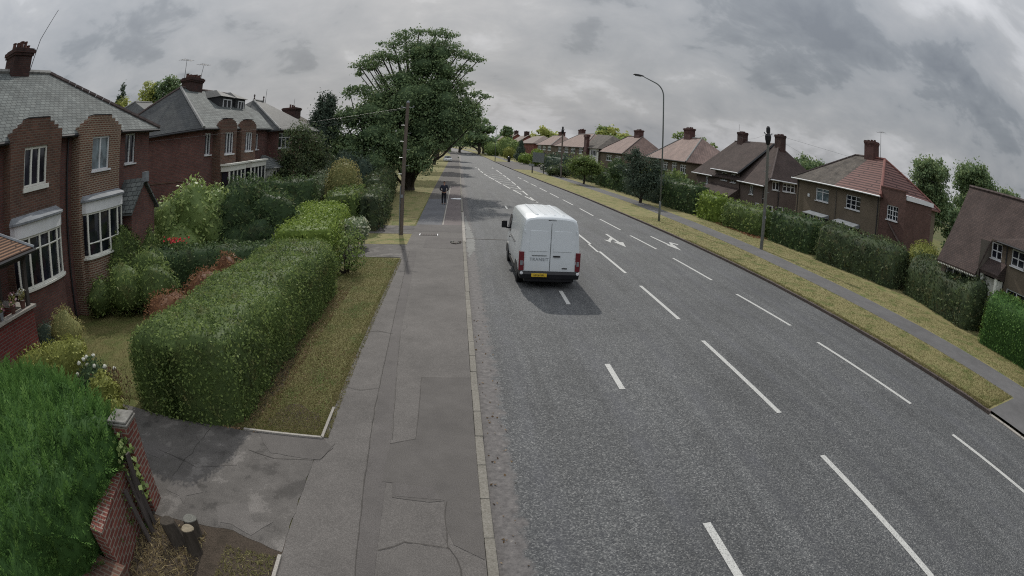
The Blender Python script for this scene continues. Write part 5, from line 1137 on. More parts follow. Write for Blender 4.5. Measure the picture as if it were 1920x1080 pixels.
hedge('hedge', [(17.5, 105), (18.6, 95)], 2.4, 3.0, 'dark', 'near black hedge seen under the road sign', group=RG, p=4.)
shrub('golden_bush', [(25.0, 19.2, 2.0, 1.25, 1.1, .95), (24.6, 18.2, 1.8, .8, .8, .8)], 'golden', 'rounded yellow-green bush before the chalet house', size=.13)
shrub('garden_bush', [(23.3, 17.6, .55, .5, .6, .5)], 'bright', 'little bright bush in the gap between the two mottled hedges', size=.09)
hedge('hedge', [(23.6, 14.6), (23.2, 8.)], 1.4, 2.0, 'golden', 'yellowish hedge top in front of the chalet windows', p=3., noise=.15)
shrub('garden_bush', [(25.6, 24.6, 1.1, 1.1, .9, 1.0), (25.4, 22.6, 1.0, 1.0, .9, .9)], 'dark', 'dark purplish bush below the brick wing', size=.14)
t = tree('roadside_tree', (17.55, 51.4), [(17.1, 51.4, 4.2, 1.15, 1.1, 1.0), (16.7, 51.2, 5.1, .55, .5, .5), (18.2, 51.2, 3.6, 1.2, 1.1, 1.0), (16.3, 51.3, 3.1, 1.0, 1., .9), (17.6, 51, 2.4, 1.4, 1.2, 1.0), (18.6, 51, 2.3, 1.0, 1., 1.0), (19.2, 51.3, 3.4, .7, .7, .6), (16.5, 51.1, 1.9, .9, .9, .7), (17.8, 51, 1.4, 1.0, .9, .6)], 'dark', 'dark roadside tree on the right verge left of the lamp post', r0=.15, size=.2, core_k=.85)
tree('weeping_tree', (16.7, 73), [(16.3, 73, 3.3, 1.5, 1.4, 1.0), (15.2, 73, 2.6, 1.2, 1.1, 1.0), (17.6, 73, 2.8, 1.4, 1.2, 1.1), (16.4, 72.6, 2.0, 1.7, 1.4, .9), (18.6, 73, 2.2, 1.0, 1., .9)], 'privet', 'low weeping tree with grey-green crown on the right verge', r0=.13, size=.26)
shrub('reddish_bush', [(16.6, 88, 1.2, 1.5, 1.4, 1.1), (15.4, 90, .9, 1.0, 1.0, .8)], 'beech', 'brownish bush between the road sign and the far telegraph pole', size=.3)
shrub('garden_bush', [(19.5, 66, 2.3, 1.3, 1.2, 1.1), (20.5, 70, 2.6, 1.4, 1.2, 1.4)], 'privet_dark', 'bush against the wall of the pale roofed semi', size=.28)
shrub('flowering_bush', [(20.2, 58.5, 3.0, .45, .4, .35), (21, 58.3, 2.95, .45, .4, .3)], 'golden', 'small bush with pale yellow flowers above the dark hedge', size=.2)
shrub('garden_shrubs', [(22, 60, 2.2, 1.5, 1.4, 1.5), (23.5, 57, 2.2, 1.6, 1.4, 1.5)], 'privet', 'leafy shrubs before the semi behind the lamp post', size=.26)
shrub('conical_bush', [(17.0, 152, 1.6, 2.0, 2.0, 1.6), (17.0, 152, 3.4, 1.3, 1.3, 1.5), (17.0, 152, 5.2, .7, .7, 1.4)], 'dark', 'tall dark cone shaped bush beside the far right verge', size=.45, noise=.04)
shrub('dome_bush', [(15.6, 172, 2.2, 1.9, 1.9, 2.0)], 'golden', 'pale rounded topiary left of the dark cone shaped bush', size=.5, noise=.05)
shrub('far_bushes', [(16.5, 138, 1.5, 1.8, 1.5, 1.4), (18, 128, 2.2, 1.8, 1.5, 2.0), (19.5, 120, 1.6, 1.8, 1.5, 1.5)], 'bright', 'light green bushes between the cone shaped bush and the road sign', size=.42)
shrub('far_bushes', [(13, 205, 3, 3.4, 3, 3), (17, 200, 4, 3, 3, 4), (19, 188, 3, 3, 3, 3.4)], 'tree_light', 'large green bushes in front of the distant gabled houses', size=.65)
# trees behind the right houses
def bgtree(x, y, z, r, lf, lb, n=12, core=.3, flat=1., **k):
    bl = [(x+random.uniform(-.72, .72)*r, y+random.uniform(-.4, .4)*r, z-r*.9*flat+random.uniform(-1, .62)*r*flat, r*random.uniform(.32, .5)) for _ in range(n)]+[(x, y, z-r*1.1*flat, r*.75)]
    return tree('background_tree', (x, y), [(a, b, c, d, d, d*.85) for a, b, c, d in bl], lf, lb, r0=r*.09, noise=.28, core=core, group='trees behind the right houses', **k)
bgtree(39.2, 30, 9.4, 2.7, 'tree', 'round topped tree between the red-tiled semi and the chalet house', 20)
bgtree(50.0, 30, 11.8, 3.5, 'tree', 'taller broad tree above the chalet roof', 22)
bgtree(42.5, 28, 5.8, 2.2, 'tree', 'lower dark tree beside the chalet gable', 12)
bgtree(61, 30, 10.2, 3.2, 'tree', 'tree top peeping over the right end of the chalet ridge', 12)
bgtree(43.5, 58, 8.9, 3.4, 'tree', 'rounded tree between the two rendered semis', 16)
bgtree(40.6, 92.5, 10.2, 3.0, 'tree_light', 'light tree right of the pale roofed semi behind the lamp post', 12)
bgtree(41, 85, 9.2, 2.3, 'tree_light', 'small light tree left of the stubby chimneys', 9)
bgtree(38.5, 130, 11.0, 4.2, 'tree_light', 'thin airy tree between the two pale roofed semis', 8, None)
bgtree(37., 142, 11.6, 4.2, 'tree_light', 'airy tree with gaps behind the long pale roofed house, left clump', 13, None)
bgtree(40, 141, 11.3, 4.4, 'tree_yellow', 'yellowish tree behind the long pale roofed house, right clump', 14)
bgtree(37, 248, 14.4, 6.6, 'tree_yellow', 'bright yellow-green tree above the distant dark roofs', 16)
bgtree(22, 256, 14.2, 3.4, 'tree', 'dark tree among the farthest gabled roofs', 10)
# trees closing the end of the road
far = [(5, 215, 16.5, 6.8, 'tree', 'dark tree closing the view at the bend of the road, with twisting outer branches'), (.5, 235, 18, 7, 'tree_light', 'lighter tree left of the dark one at the bend of the road'), (10, 225, 13.5, 5.5, 'tree', 'lower right tree of the group at the bend of the road'), (-8, 250, 16, 7, 'tree', 'large tree over the far left verge'), (-16, 300, 16, 9, 'tree', 'far tree left of the road end')]
for x, y, z, r, lf, lb in far:
    bl = [(x+random.uniform(-.8, .8)*r, y+random.uniform(-3, 3), z-r*.8+random.uniform(-.9, .6)*r, r*random.uniform(.25, .42)) for _ in range(20)]
    tree('distant_tree', (x+(3 if x == 5 else 0), y, zg(y)), [(a, b, c, d, d, d*.8) for a, b, c, d in bl], lf, lb, r0=.5, noise=.3, group='trees at the end of the road')
# far-off wood as one mass
hl = []
for i in range(46):
    a = R(-75+150*i/45); D = 420+random.uniform(-40, 60)
    if abs(a) < R(70): hl.append(blob_hull((D*math.sin(a), D*math.cos(a), 3, random.uniform(16, 26), 12, random.uniform(6, 10)), .25))
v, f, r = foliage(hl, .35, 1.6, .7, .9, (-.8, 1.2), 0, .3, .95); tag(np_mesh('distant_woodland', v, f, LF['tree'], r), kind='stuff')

# --- grass blades, leaf litter and straw
def scatter(name, n, xf, y0, y1, size, asp, lf, z=.10, up=2., pw=1.6, spread=.9):
    y = y0+(y1-y0)*rng.uniform(0, 1, n)**pw; u = rng.uniform(0, 1, n)
    x0 = np.array([xf(a)[0] for a in y]); x1 = np.array([xf(a)[1] for a in y]); x = x0+(x1-x0)*u
    P = np.column_stack([x, y, np.full(n, z)+size*.25*rng.uniform(0, 1, n)]); Nn = np.tile([0, -.5, .5], (n, 1)).astype(float)
    v, f, r = leaves(P, Nn, size, asp, spread, up); return tag(np_mesh(name, v, f, LF[lf], r), kind='stuff')
scatter('grass', 52000, lambda y: (-4.0, -2.2), 7.8, 22.1, .06, .16, 'blade')
scatter('grass', 30000, lambda y: (KR(y)+.16, PL(y)), 6.1, 40, .07, .18, 'blade', pw=1.5)
scatter('grass', 26000, lambda y: (PL(y)+1.8, PL(y)+4.6), 6.1, 40, .07, .18, 'blade', pw=1.5)
scatter('grass', 16000, lambda y: (-11.5, -6.3), 8.2, 15.5, .06, .16, 'blade')
scatter('grass', 9000, lambda y: (KR(y)+.07, KR(y)+.35), 6.1, 30, .09, .18, 'blade', pw=1.5)
scatter('grass', 5000, lambda y: (-2.32, -2.1), 7.8, 22, .06, .18, 'blade', pw=1.5)
scatter('leaf_litter', 5200, lambda y: (-4.25, -3.35), 7.7, 17.5, .05, .5, 'dry', up=0, pw=1.)
scatter('leaf_litter', 700, lambda y: (-3.6, -2.1), 7.7, 12, .045, .55, 'dry', up=0, pw=1.)
scatter('leaf_litter', 70, lambda y: (.56, .95), 3.8, 16, .05, .6, 'dry', z=.008, up=0, pw=1.)
scatter('dry_stalks', 7000, lambda y: (-4.4, -2.9-.1*y), -1, 4.75, .11, .10, 'straw', up=.2, pw=.8)
scatter('grass', 6000, lambda y: (-3.0, -2.25), -1, 4.6, .07, .16, 'blade', pw=.8)
scatter('leaf_litter', 900, lambda y: (20.2, 21.6), 33, 40, .16, .5, 'copper', up=.5, pw=1.)

# ------------------------------------------------------------------ the white van
def van():
    X0, Y0 = 3.20, 18.25      # centre line, rear face
    t = empty('delivery_van', (X0, Y0+2.7, 0), 'white panel van with black rear bumper driving away in the left lane', 'van')
    prof = [(.90, .34), (.985, .42), (1.02, .62), (1.03, .95), (1.025, 1.25), (.995, 1.55), (.955, 1.95), (.915, 2.2), (.865, 2.34), (.76, 2.41), (.5, 2.45), (0, 2.47)]
    full = [(x, z) for x, z in prof]+[(-x, z) for x, z in prof[-2::-1]]
    n = len(full)
    st = [(.0, .955, .965, 0), (.03, .985, .985, 0), (.10, 1., 1., 0), (1.2, 1, 1, 0), (2.6, 1, 1, 0), (3.7, 1, 1, 0), (3.95, .995, .985, 0), (4.2, .99, .90, .5), (4.55, .985, .74, .5), (4.85, .975, .60, .5), (5.15, .94, .52, .4), (5.4, .86, .46, .3), (5.48, .70, .42, .2)]
    V = []; F = []
    for y, sx, sz, k in st:
        for x, z in full:
            zz = z if z < .9 else .9+(z-.9)*((2.47*sz-.9)/1.57)
            V.append((X0+x*sx, Y0+y, zz))
    for i in range(len(st)-1):
        for j in range(n-1): F.append((i*n+j, (i+1)*n+j, (i+1)*n+j+1, i*n+j+1))
        F.append((i*n+n-1, (i+1)*n+n-1, (i+1)*n, i*n))
    F.append(tuple(range(n))); F.append(tuple(range((len(st)-1)*n, len(st)*n))[::-1])
    mb = MB(); mb.mesh(V, F); body = mb.build('body', VANP, t, smooth=True)
    md = body.modifiers.new('ws', 'EDGE_SPLIT'); md.split_angle = R(28)
    b = MB()   # roof ribs
    for x in (-.45, -.15, .15, .45): b.box(X0+x-.05, X0+x+.05, Y0+.4, Y0+3.6, 2.445, 2.478)
    b.build('roof_rib', VANP, t, bevel=.01)
    # rear doors, each with its pressed window area
    for s, nm in ((-1, 'left'), (1, 'right')):
        d = MB(); a, c = (X0+.012, X0+.86) if s > 0 else (X0-.86, X0-.012)
        d.mesh([(a, Y0-.012, .60), (c, Y0-.012, .60), (c-(.03 if s > 0 else 0), Y0-.008, 1.55), (a+(.03 if s < 0 else 0), Y0-.008, 1.55), (c-(.10 if s > 0 else 0), Y0+.03, 2.24), (a+(.10 if s < 0 else 0), Y0+.03, 2.24),
                (a, Y0+.05, .60), (c, Y0+.05, .60), (c-(.10 if s > 0 else 0), Y0+.08, 2.24), (a+(.10 if s < 0 else 0), Y0+.08, 2.24), (c-(.03 if s > 0 else 0), Y0+.05, 1.55), (a+(.03 if s < 0 else 0), Y0+.05, 1.55)],
               [(0, 1, 2, 3), (3, 2, 4, 5), (0, 6, 7, 1), (5, 4, 8, 9), (1, 7, 10, 2), (2, 10, 8, 4), (0, 3, 11, 6), (3, 5, 9, 11)])
        dr = d.build('rear_door', VANP, t, bevel=.012)
        p = MB(); a2, c2 = a+.07, c-.13 if s > 0 else c-.07
        if s < 0: a2 = a+.13
        p.mesh([(a2, Y0-.022, 1.28), (c2, Y0-.022, 1.28), (c2-.03, Y0-.006, 1.98), (a2+.03, Y0-.006, 1.98), (a2, Y0+.02, 1.26), (c2, Y0+.02, 1.26), (c2-.03, Y0+.04, 2.0), (a2+.03, Y0+.04, 2.0)], [(0, 1, 2, 3), (0, 4, 5, 1), (3, 2, 6, 7), (0, 3, 7, 4), (1, 5, 6, 2)])
        p.build('pressed_panel', VANP, dr, bevel=.012)
        for z in (.85, 1.9):
            hb = MB(); hx = c+.005 if s > 0 else a-.045; hb.box(hx, hx+.04, Y0-.03, Y0+.03, z, z+.10); hb.build('hinge', VANP, dr, bevel=.006)
    sm = MB(); sm.box(X0-.010, X0+.010, Y0-.006, Y0+.04, .62, 2.24); sm.build('door_gap', 'metal_grey', t)
    hd = MB(); hd.box(X0+.10, X0+.34, Y0-.05, Y0-.012, 1.10, 1.15); hd.build('door_handle', 'black', t, bevel=.01)
    bg = MB(); bg.box(X0+.42, X0+.60, Y0-.03, Y0-.012, .70, .735); bg.build('badge', 'black', t, bevel=.006)
    bg = MB(); bg.box(X0-.62, X0-.12, Y0-.028, Y0-.012, 1.13, 1.155); bg.build('door_trim', 'metal_grey', t, bevel=.005)
    def text(s, x, z, size, m_, nm, parent=t, y=Y0-.018, w=None):
        c = bpy.data.curves.new(nm, 'FONT'); c.body = s; c.size = size; c.extrude = .002; c.align_x = 'CENTER'; c.materials.append(m_)
        if w: c.space_character = w
        o = bpy.data.objects.new(nm, c); COL.objects.link(o); bpy.context.view_layer.update()
        me = bpy.data.meshes.new_from_object(o.evaluated_get(bpy.context.evaluated_depsgraph_get())); bpy.data.objects.remove(o)
        o = bpy.data.objects.new(nm, me); COL.objects.link(o)
        o.parent = parent; o.location = Vector((x, y, z))-wloc(parent); o.rotation_euler = (R(90), 0, 0); return o
    text('TRANSIT', X0-.37, .96, .15, MT['lead'], 'lettering', w=1.1)
    bp = MB(); bp.mesh([(X0-1.0, Y0-.10, .36), (X0+1.0, Y0-.10, .36), (X0+1.02, Y0-.12, .52), (X0-1.02, Y0-.12, .52), (X0+1.0, Y0-.07, .60), (X0-1.0, Y0-.07, .60), (X0-1.0, Y0+.3, .36), (X0+1.0, Y0+.3, .36), (X0+1.05, Y0+.3, .52), (X0-1.05, Y0+.3, .52), (X0+1.04, Y0+.3, .60), (X0-1.04, Y0+.3, .60)],
        [(0, 1, 2, 3), (3, 2, 4, 5), (0, 6, 7, 1), (1, 7, 8, 2), (2, 8, 10, 4), (0, 3, 9, 6), (3, 5, 11, 9), (5, 4, 10, 11)])
    bmp = bp.build('rear_bumper', 'black', t, bevel=.02)
    bp = MB(); bp.box(X0-.85, X0+.85, Y0-.02, Y0+.25, .24, .37); bp.build('bumper_underside', 'black', t, bevel=.02)
    for s in (-1, 1):
        k = MB(); k.lathe((0, 0, 0), [(.055, 0), (.055, .012), (.04, .02)], 12); k.v = [(X0+s*.955+x, Y0-.115-z, .555+y) for x, y, z in k.v]; k.build('reflector', 'white', bmp, smooth=True)
    pl = MB(); pl.box(X0-.62, X0-.10, Y0-.145, Y0-.122, .435, .555); plate = pl.build('number_plate', PLATE, t, bevel=.006)
    text('NK38 XPL', X0-.36, .465, .085, MT['black'], 'plate_characters', plate, Y0-.149)
    for s in (-1, 1):
        l = MB(); x0_, x1_ = (X0+s*.875, X0+s*1.035); a, c = min(x0_, x1_), max(x0_, x1_)
        a, c = (a, c+.012) if s > 0 else (a-.012, c); l.mesh([(a, Y0-.035, .62), (c, Y0-.035, .62), (c, Y0-.03, 1.26), (a, Y0-.03, 1.26), (a, Y0+.1, .62), (c, Y0+.16, .62), (c, Y0+.15, 1.26), (a, Y0+.1, 1.26)], [(0, 1, 2, 3), (0, 4, 5, 1), (1, 5, 6, 2), (2, 6, 7, 3), (0, 3, 7, 4)])
        lt = l.build('tail_light', LRED, t, bevel=.012)
        l = MB(); m_ = (a+c)/2; l.box(m_-.045, m_+.045, Y0-.042, Y0+.02, .80, .96); l.build('reversing_lens', 'lead', lt, bevel=.01)
    l = MB(); l.box(X0-.13, X0+.16, Y0+.0, Y0+.05, 2.315, 2.35); l.build('high_brake_light', LRED, t, bevel=.006)
    for s in (-1, 1):   # black side mouldings, arches, wheels
        mb = MB(); xs = X0+s*1.035
        mb.box(min(xs, xs-s*.05), max(xs, xs-s*.05), Y0+1.6, Y0+3.6, .34, .52); mb.build('side_moulding', 'black', t, bevel=.02)
        for yc in (.98, 4.45):
            a = MB(); pr = []
            for i in range(13):
                th = math.pi*i/12; pr.append((yc+.46*math.cos(th), .36+.44*math.sin(th)))
            q = [(X0+s*1.036, Y0+y, z) for y, z in pr]; q2 = [(X0+s*.80, Y0+y, z) for y, z in pr]
            a.face(q if s < 0 else q[::-1]); [a.face([q[i], q[i+1], q2[i+1], q2[i]]) for i in range(12)]
            a.build('wheel_arch', 'black', t)
            w = MB(); W0 = s*.80; pts = [(.345, -.11), (.36, -.09), (.36, .07), (.33, .11), (.24, .115), (.22, .10), (.0, .10)]
            def ring(pts_, nm, mm, par):
                m2 = MB(); N_ = 24; v = []; f = []
                for r_, o_ in pts_:
                    for j in range(N_): th = 2*math.pi*j/N_; v.append((X0+s*(.90+o_), Y0+yc+r_*math.cos(th), .36+r_*math.sin(th)))
                for i in range(len(pts_)-1):
                    for j in range(N_): f.append((i*N_+j, i*N_+(j+1) % N_, (i+1)*N_+(j+1) % N_, (i+1)*N_+j))
                m2.mesh(v, f); return m2.build(nm, mm, par, smooth=True)
            wl = ring([(.23, -.12), (.34, -.12), (.36, -.09), (.36, .08), (.34, .115), (.235, .12)], 'wheel', 'black', t)
            ring([(.235, .09), (.22, .105), (.14, .06), (.12, .10), (.05, .12), (.001, .12)], 'rim', 'metal_grey', wl)
        mb = MB(); xs = X0+s*1.0; pane = [(xs+s*.035, Y0+3.5, 1.36), (xs+s*.035, Y0+4.55, 1.36), (xs-s*.03, Y0+4.1, 2.0), (xs-s*.03, Y0+3.55, 2.05)]
        mb.face(pane); mb.build('side_window', 'glass', t)
        mb = MB(); mb.box(min(X0+s*1.0, X0+s*1.12), max(X0+s*1.0, X0+s*1.12), Y0+4.42, Y0+4.5, 1.36, 1.42); mi = mb.build('mirror', 'black', t)
        mb = MB(); mb.box(min(X0+s*1.08, X0+s*1.30), max(X0+s*1.08, X0+s*1.27), Y0+4.36, Y0+4.52, 1.38, 1.68); mb.build('mirror_housing', 'black', mi, bevel=.03)
        mb = MB(); mb.box(min(X0+s*1.032, X0+s*1.045), max(X0+s*1.032, X0+s*1.045), Y0+1.55, Y0+3.3, 1.30, 1.33); mb.build('slide_rail', 'gutter', t)
        mb = MB(); mb.box(min(X0+s*1.03, X0+s*1.06), max(X0+s*1.03, X0+s*1.06), Y0+3.45, Y0+3.6, 1.16, 1.20); mb.build('cab_door_handle', 'black', t)
    mb = MB(); mb.mesh([(X0-.86, Y0+4.02, 2.20), (X0+.86, Y0+4.02, 2.20), (X0+.93, Y0+4.72, 1.62), (X0-.93, Y0+4.72, 1.62)], [(0, 3, 2, 1)]); mb.build('windscreen', 'glass', t)
    mb = MB(); mb.box(X0-.8, X0+.8, Y0+.3, Y0+4.9, .22, .36); mb.build('underbody', 'black', t)
def paint_car(name, c, rough=.25):
    m, nt, b = mat(name, rough, .5); b.inputs['Coat Weight'].default_value = .5; b.inputs['Coat Roughness'].default_value = .15
    n = Noise(nt, pos(nt), 2.5, 5, .6); sp = N(nt, 'ShaderNodeSeparateXYZ'); Lk(nt, pos(nt), sp.inputs[0])
    dirt = Mth(nt, 'MULTIPLY', Ramp(nt, sp.outputs[2], [(.5, (.45,)*3), (1.0, (.12,)*3)]), n)
    Lk(nt, Mix(nt, dirt, tuple(c), (.22, .20, .17)), b.inputs['Base Color']); return m
VANP = paint_car('van_white', (.66, .70, .72), .35)
WHITEP = paint_car('car_white', (.75, .76, .77))
PLATE = plain('plate_yellow', (.62, .42, .04), .4, .08)
LRED = plain('lens_red', (.13, .012, .018), .15, .15, 8., .6)
van()

# ------------------------------------------------------------------ the man walking away on the footpath
def skin_mesh(name, joints, edges, m_, parent, sub=2, off=(0, 0, 0), root=0):
    me = bpy.data.meshes.new(name); me.from_pydata([tuple(Vector(j[:3])+Vector(off)) for j in joints], edges, [])
    o = bpy.data.objects.new(name, me); COL.objects.link(o); o.parent = parent; me.materials.append(m_)
    md = o.modifiers.new('skin', 'SKIN'); md.use_smooth_shade = True
    sv = me.skin_vertices[0].data
    for i, j in enumerate(joints): sv[i].radius = (j[3], j[4] if len(j) > 4 else j[3]); sv[i].use_root = (i == root)
    s = o.modifiers.new('sub', 'SUBSURF'); s.levels = sub; s.render_levels = sub
    return o
def person():
    t = empty('person', (-.93, 42.0, Z1), 'man in dark jacket and trousers walking away on the left footpath, hands in front', 'person')
    sk = plain('skin', (.30, .17, .12), .6); cl = plain('dark_cloth', (.022, .025, .038), .85); tr = plain('trouser_cloth', (.010, .011, .016), .9); hr = plain('hair', (.03, .022, .018), .8); sh = plain('shoe', (.02, .02, .02), .5)
    # local coords: x right, y forward, z up. pelvis root
    J = [(0, 0, .94, .13, .10), (0, .01, 1.12, .12, .09), (0, .02, 1.33, .15, .10), (0, .03, 1.47, .07, .07), (0, .05, 1.53, .055, .055), (0, .06, 1.60, .075, .085), (0, .06, 1.69, .078, .09), (0, .06, 1.75, .05, .06),
         (-.09, 0, .88, .085, .085), (-.10, .10, .50, .062, .065), (-.10, -.03, .12, .042, .045), (-.10, -.05, .05, .04, .04), (-.11, .10, .03, .035, .03),
         (.09, 0, .88, .085, .085), (.10, -.02, .48, .062, .065), (.10, -.24, .16, .042, .045), (.10, -.27, .09, .038, .04), (.105, -.14, .04, .033, .03),
         (-.19, .02, 1.42, .06, .06), (-.30, -.03, 1.16, .045, .045), (-.20, .16, 1.03, .034, .034), (-.16, .20, 1.01, .03, .02),
         (.19, .02, 1.42, .06, .06), (.30, -.04, 1.17, .045, .045), (.21, .14, 1.02, .034, .034), (.17, .19, 1.0, .03, .02)]
    E_ = [(0, 1), (1, 2), (2, 3), (3, 4), (4, 5), (5, 6), (6, 7), (0, 8), (8, 9), (9, 10), (10, 11), (11, 12), (0, 13), (13, 14), (14, 15), (15, 16), (16, 17), (2, 18), (18, 19), (19, 20), (20, 21), (2, 22), (22, 23), (23, 24), (24, 25)]
    k = len(J)
    for (bx, by, bz, s) in ((-.16, .20, 1.01, 1), (.17, .19, 1.0, -1)):
        h = 21 if s > 0 else 25
        for i in range(4):
            J.append((bx+s*.01, by+.02+.0*i, bz+.03-.02*i, .009)); J.append((bx+s*(.05+.008*(i in (1, 2))), by+.035, bz+.028-.021*i, .008)); E_ += [(h, k), (k, k+1)]; k += 2
        J.append((bx, by-.01, bz+.045, .009)); J.append((bx+s*.03, by+.0, bz+.065, .008)); E_ += [(h, k), (k, k+1)]; k += 2
    skin_mesh('body', J, E_, sk, t)
    JK = [(0, 0, .90, .165, .13), (0, .0, 1.05, .155, .12), (0, .01, 1.18, .155, .115), (0, .02, 1.35, .17, .125), (0, .03, 1.47, .085, .08), (-.20, .02, 1.42, .078, .078), (-.31, -.03, 1.16, .062, .062), (-.22, .14, 1.045, .048, .048), (.20, .02, 1.42, .078, .078), (.31, -.04, 1.17, .062, .062), (.23, .12, 1.04, .048, .048)]
    skin_mesh('jacket', JK, [(0, 1), (1, 2), (2, 3), (3, 4), (3, 5), (5, 6), (6, 7), (3, 8), (8, 9), (9, 10)], cl, t)
    TR = [(0, 0, .97, .145, .12), (-.09, 0, .86, .105, .105), (-.10, .10, .50, .078, .08), (-.10, -.02, .13, .062, .065), (-.10, -.035, .08, .06, .065), (.09, 0, .86, .105, .105), (.10, -.02, .48, .078, .08), (.10, -.23, .17, .062, .065), (.10, -.255, .13, .06, .065)]
    skin_mesh('trousers', TR, [(0, 1), (1, 2), (2, 3), (3, 4), (0, 5), (5, 6), (6, 7), (7, 8)], tr, t)
    skin_mesh('hair', [(0, .035, 1.66, .075, .08), (0, .045, 1.72, .08, .088), (0, .055, 1.775, .05, .06)], [(0, 1), (1, 2)], hr, t)
    for s, y, z in ((-1, .02, .045), (1, -.20, .06)):
        skin_mesh('shoe', [(s*.10, y-.09, z+.015, .045, .05), (s*.105, y+.02, z, .045, .04), (s*.11, y+.12, z-.012, .04, .03)], [(0, 1), (1, 2)], sh, t)
    fc = MB()   # face details, on the far side of the head
    nose = skin_mesh('nose', [(0, .145, 1.665, .012), (0, .168, 1.635, .016), (0, .150, 1.622, .012)], [(0, 1), (1, 2)], sk, t, 1)
    for s in (-1, 1):
        skin_mesh('ear', [(s*.078, .06, 1.68, .012, .02), (s*.084, .055, 1.65, .012, .022), (s*.078, .06, 1.62, .01, .014)], [(0, 1), (1, 2)], sk, t, 1)
        skin_mesh('eye', [(s*.03, .138, 1.672, .010), (s*.034, .139, 1.672, .010)], [(0, 1)], MT['white'], t, 1)
    skin_mesh('mouth', [(-.022, .141, 1.597, .006), (0, .147, 1.597, .007), (.022, .141, 1.597, .006)], [(0, 1), (1, 2)], plain('lips', (.28, .12, .10), .5), t, 1)
person()

# ------------------------------------------------------------------ poles, columns, wires
def wood_pole(x, y, top, m_, label, lean=(0, 0), r=.13, kind=0):
    t = empty('telegraph_pole', (x, y, Z1), label, 'telegraph pole')
    tp = Vector((x+lean[0], y+lean[1], top)); mb = MB()
    mb.tube([(x, y, Z1-.2), ((x+tp.x)/2, (y+tp.y)/2, (Z1+top)/2), tp], [r, r*.87, r*.74], 14); mb.build('shaft', m_, t, smooth=False)
    mb = MB(); mb.lathe((tp.x, tp.y, top), [(r*.8, 0), (r*.8, .04), (.02, .12)], 10); mb.build('cap', 'lead', t)
    mb = MB()
    for i in range(7):
        z = 3.2+i*.42
        if z < top-.6: k = (z-Z1)/(top-Z1); s = 1 if i % 2 else -1; cx, cy = x+lean[0]*k, y+lean[1]*k; mb.tube([(cx, cy, z), (cx+s*.26, cy, z), (cx+s*.27, cy, z+.04)], .013, 5)
    mb.build('step_iron', 'metal_grey', t)
    if kind == 1:    # dark drop box and fat ring head
        mb = MB(); mb.lathe((tp.x, tp.y, top-.95), [(.09, 0), (.13, .08), (.20, .34), (.22, .56), (.17, .70), (.12, .76)], 14); mb.build('junction_box', 'black', t)
        mb = MB(); mb.lathe((tp.x, tp.y, top-.18), [(.12, 0), (.14, .02), (.14, .30), (.08, .42)], 10); mb.build('pole_head', 'black', t)
    mb = MB(); mb.tube([(tp.x-.32, tp.y, top-.25), (tp.x+.32, tp.y, top-.25)], .02, 6)
    for s in (-1, 1): mb.lathe((tp.x+s*.3, tp.y, top-.25), [(.02, 0), (.035, .02), (.035, .06), (.02, .09)], 8)
    mb.build('bracket', 'metal_grey', t)
    mb = MB(); mb.box(x-.06, x+.06, y-r-.012, y-r, 2.0, 2.16); mb.build('number_tag', 'lead', t)
    mb = MB(); mb.tube([(x-r*.8, y-r*.6, Z1), (x-r*.8, y-r*.6, 2.6)], .03, 6); mb.build('cable_guard', 'metal_grey', t)
    return tp
tpL = wood_pole(-2.74, 27.9, 6.9, 'pole_wood', 'brown wooden telegraph pole on the left verge in front of the great tree', (.07, 0), .11)
tpR = wood_pole(18.15, 28.5, 7.5, 'pole_wood_grey', 'grey telegraph pole with black junction box at its top, right verge', (-.05, 0), .115, 1)
tpF = wood_pole(15.75, 84.5, 8.0, 'pole_wood', 'far telegraph pole between the brownish bush and the weeping tree', (-.05, 0), .14, 1)
tpG = wood_pole(9.6, 240, 9.6, 'pole_wood', 'most distant telegraph pole near the end of the road', (0, 0), .14)
def wire(a, b, sag, label, r=.005):
    a = Vector(a); b = Vector(b); mb = MB()
    pts = [a.lerp(b, i/24)-Vector((0, 0, sag*4*(i/24)*(1-i/24))) for i in range(25)]
    mb.tube([p for p in pts], r, 5, cap=False); mb.build('telephone_wire', 'gutter', origin=a, label=label, cat='wire')
wire(tpL-Vector((.1, 0, .25)), (-12.9, 18.7, 5.6), .35, 'wire from the left telegraph pole to the corner of the nearest left house')
wire(tpL-Vector((.1, 0, .3)), (-13, 31.6, 6.0), .3, 'wire from the left telegraph pole towards the second left house')
wire(tpL-Vector((.1, 0, .2)), (-12.3, 36, 5.9), .3, 'uppermost of the wires from the left telegraph pole')
wire(tpR-Vector((0, 0, .2)), (27, 26.2, 4.9), .25, 'wire from the right telegraph pole to the red-tiled semi')
wire(tpR-Vector((0, 0, .2)), (30.5, 55, 8.6), .4, 'wire from the right telegraph pole towards the far stubby chimney')
wire(tpR-Vector((0, 0, .15)), (34, 16, 6.9), .5, 'long wire from the right telegraph pole passing over the brick wing')
wire((31, 25.6, 5.0), (24.5, 15.9, 4.2), .2, 'slack wire between the red-tiled semi and the chalet house')
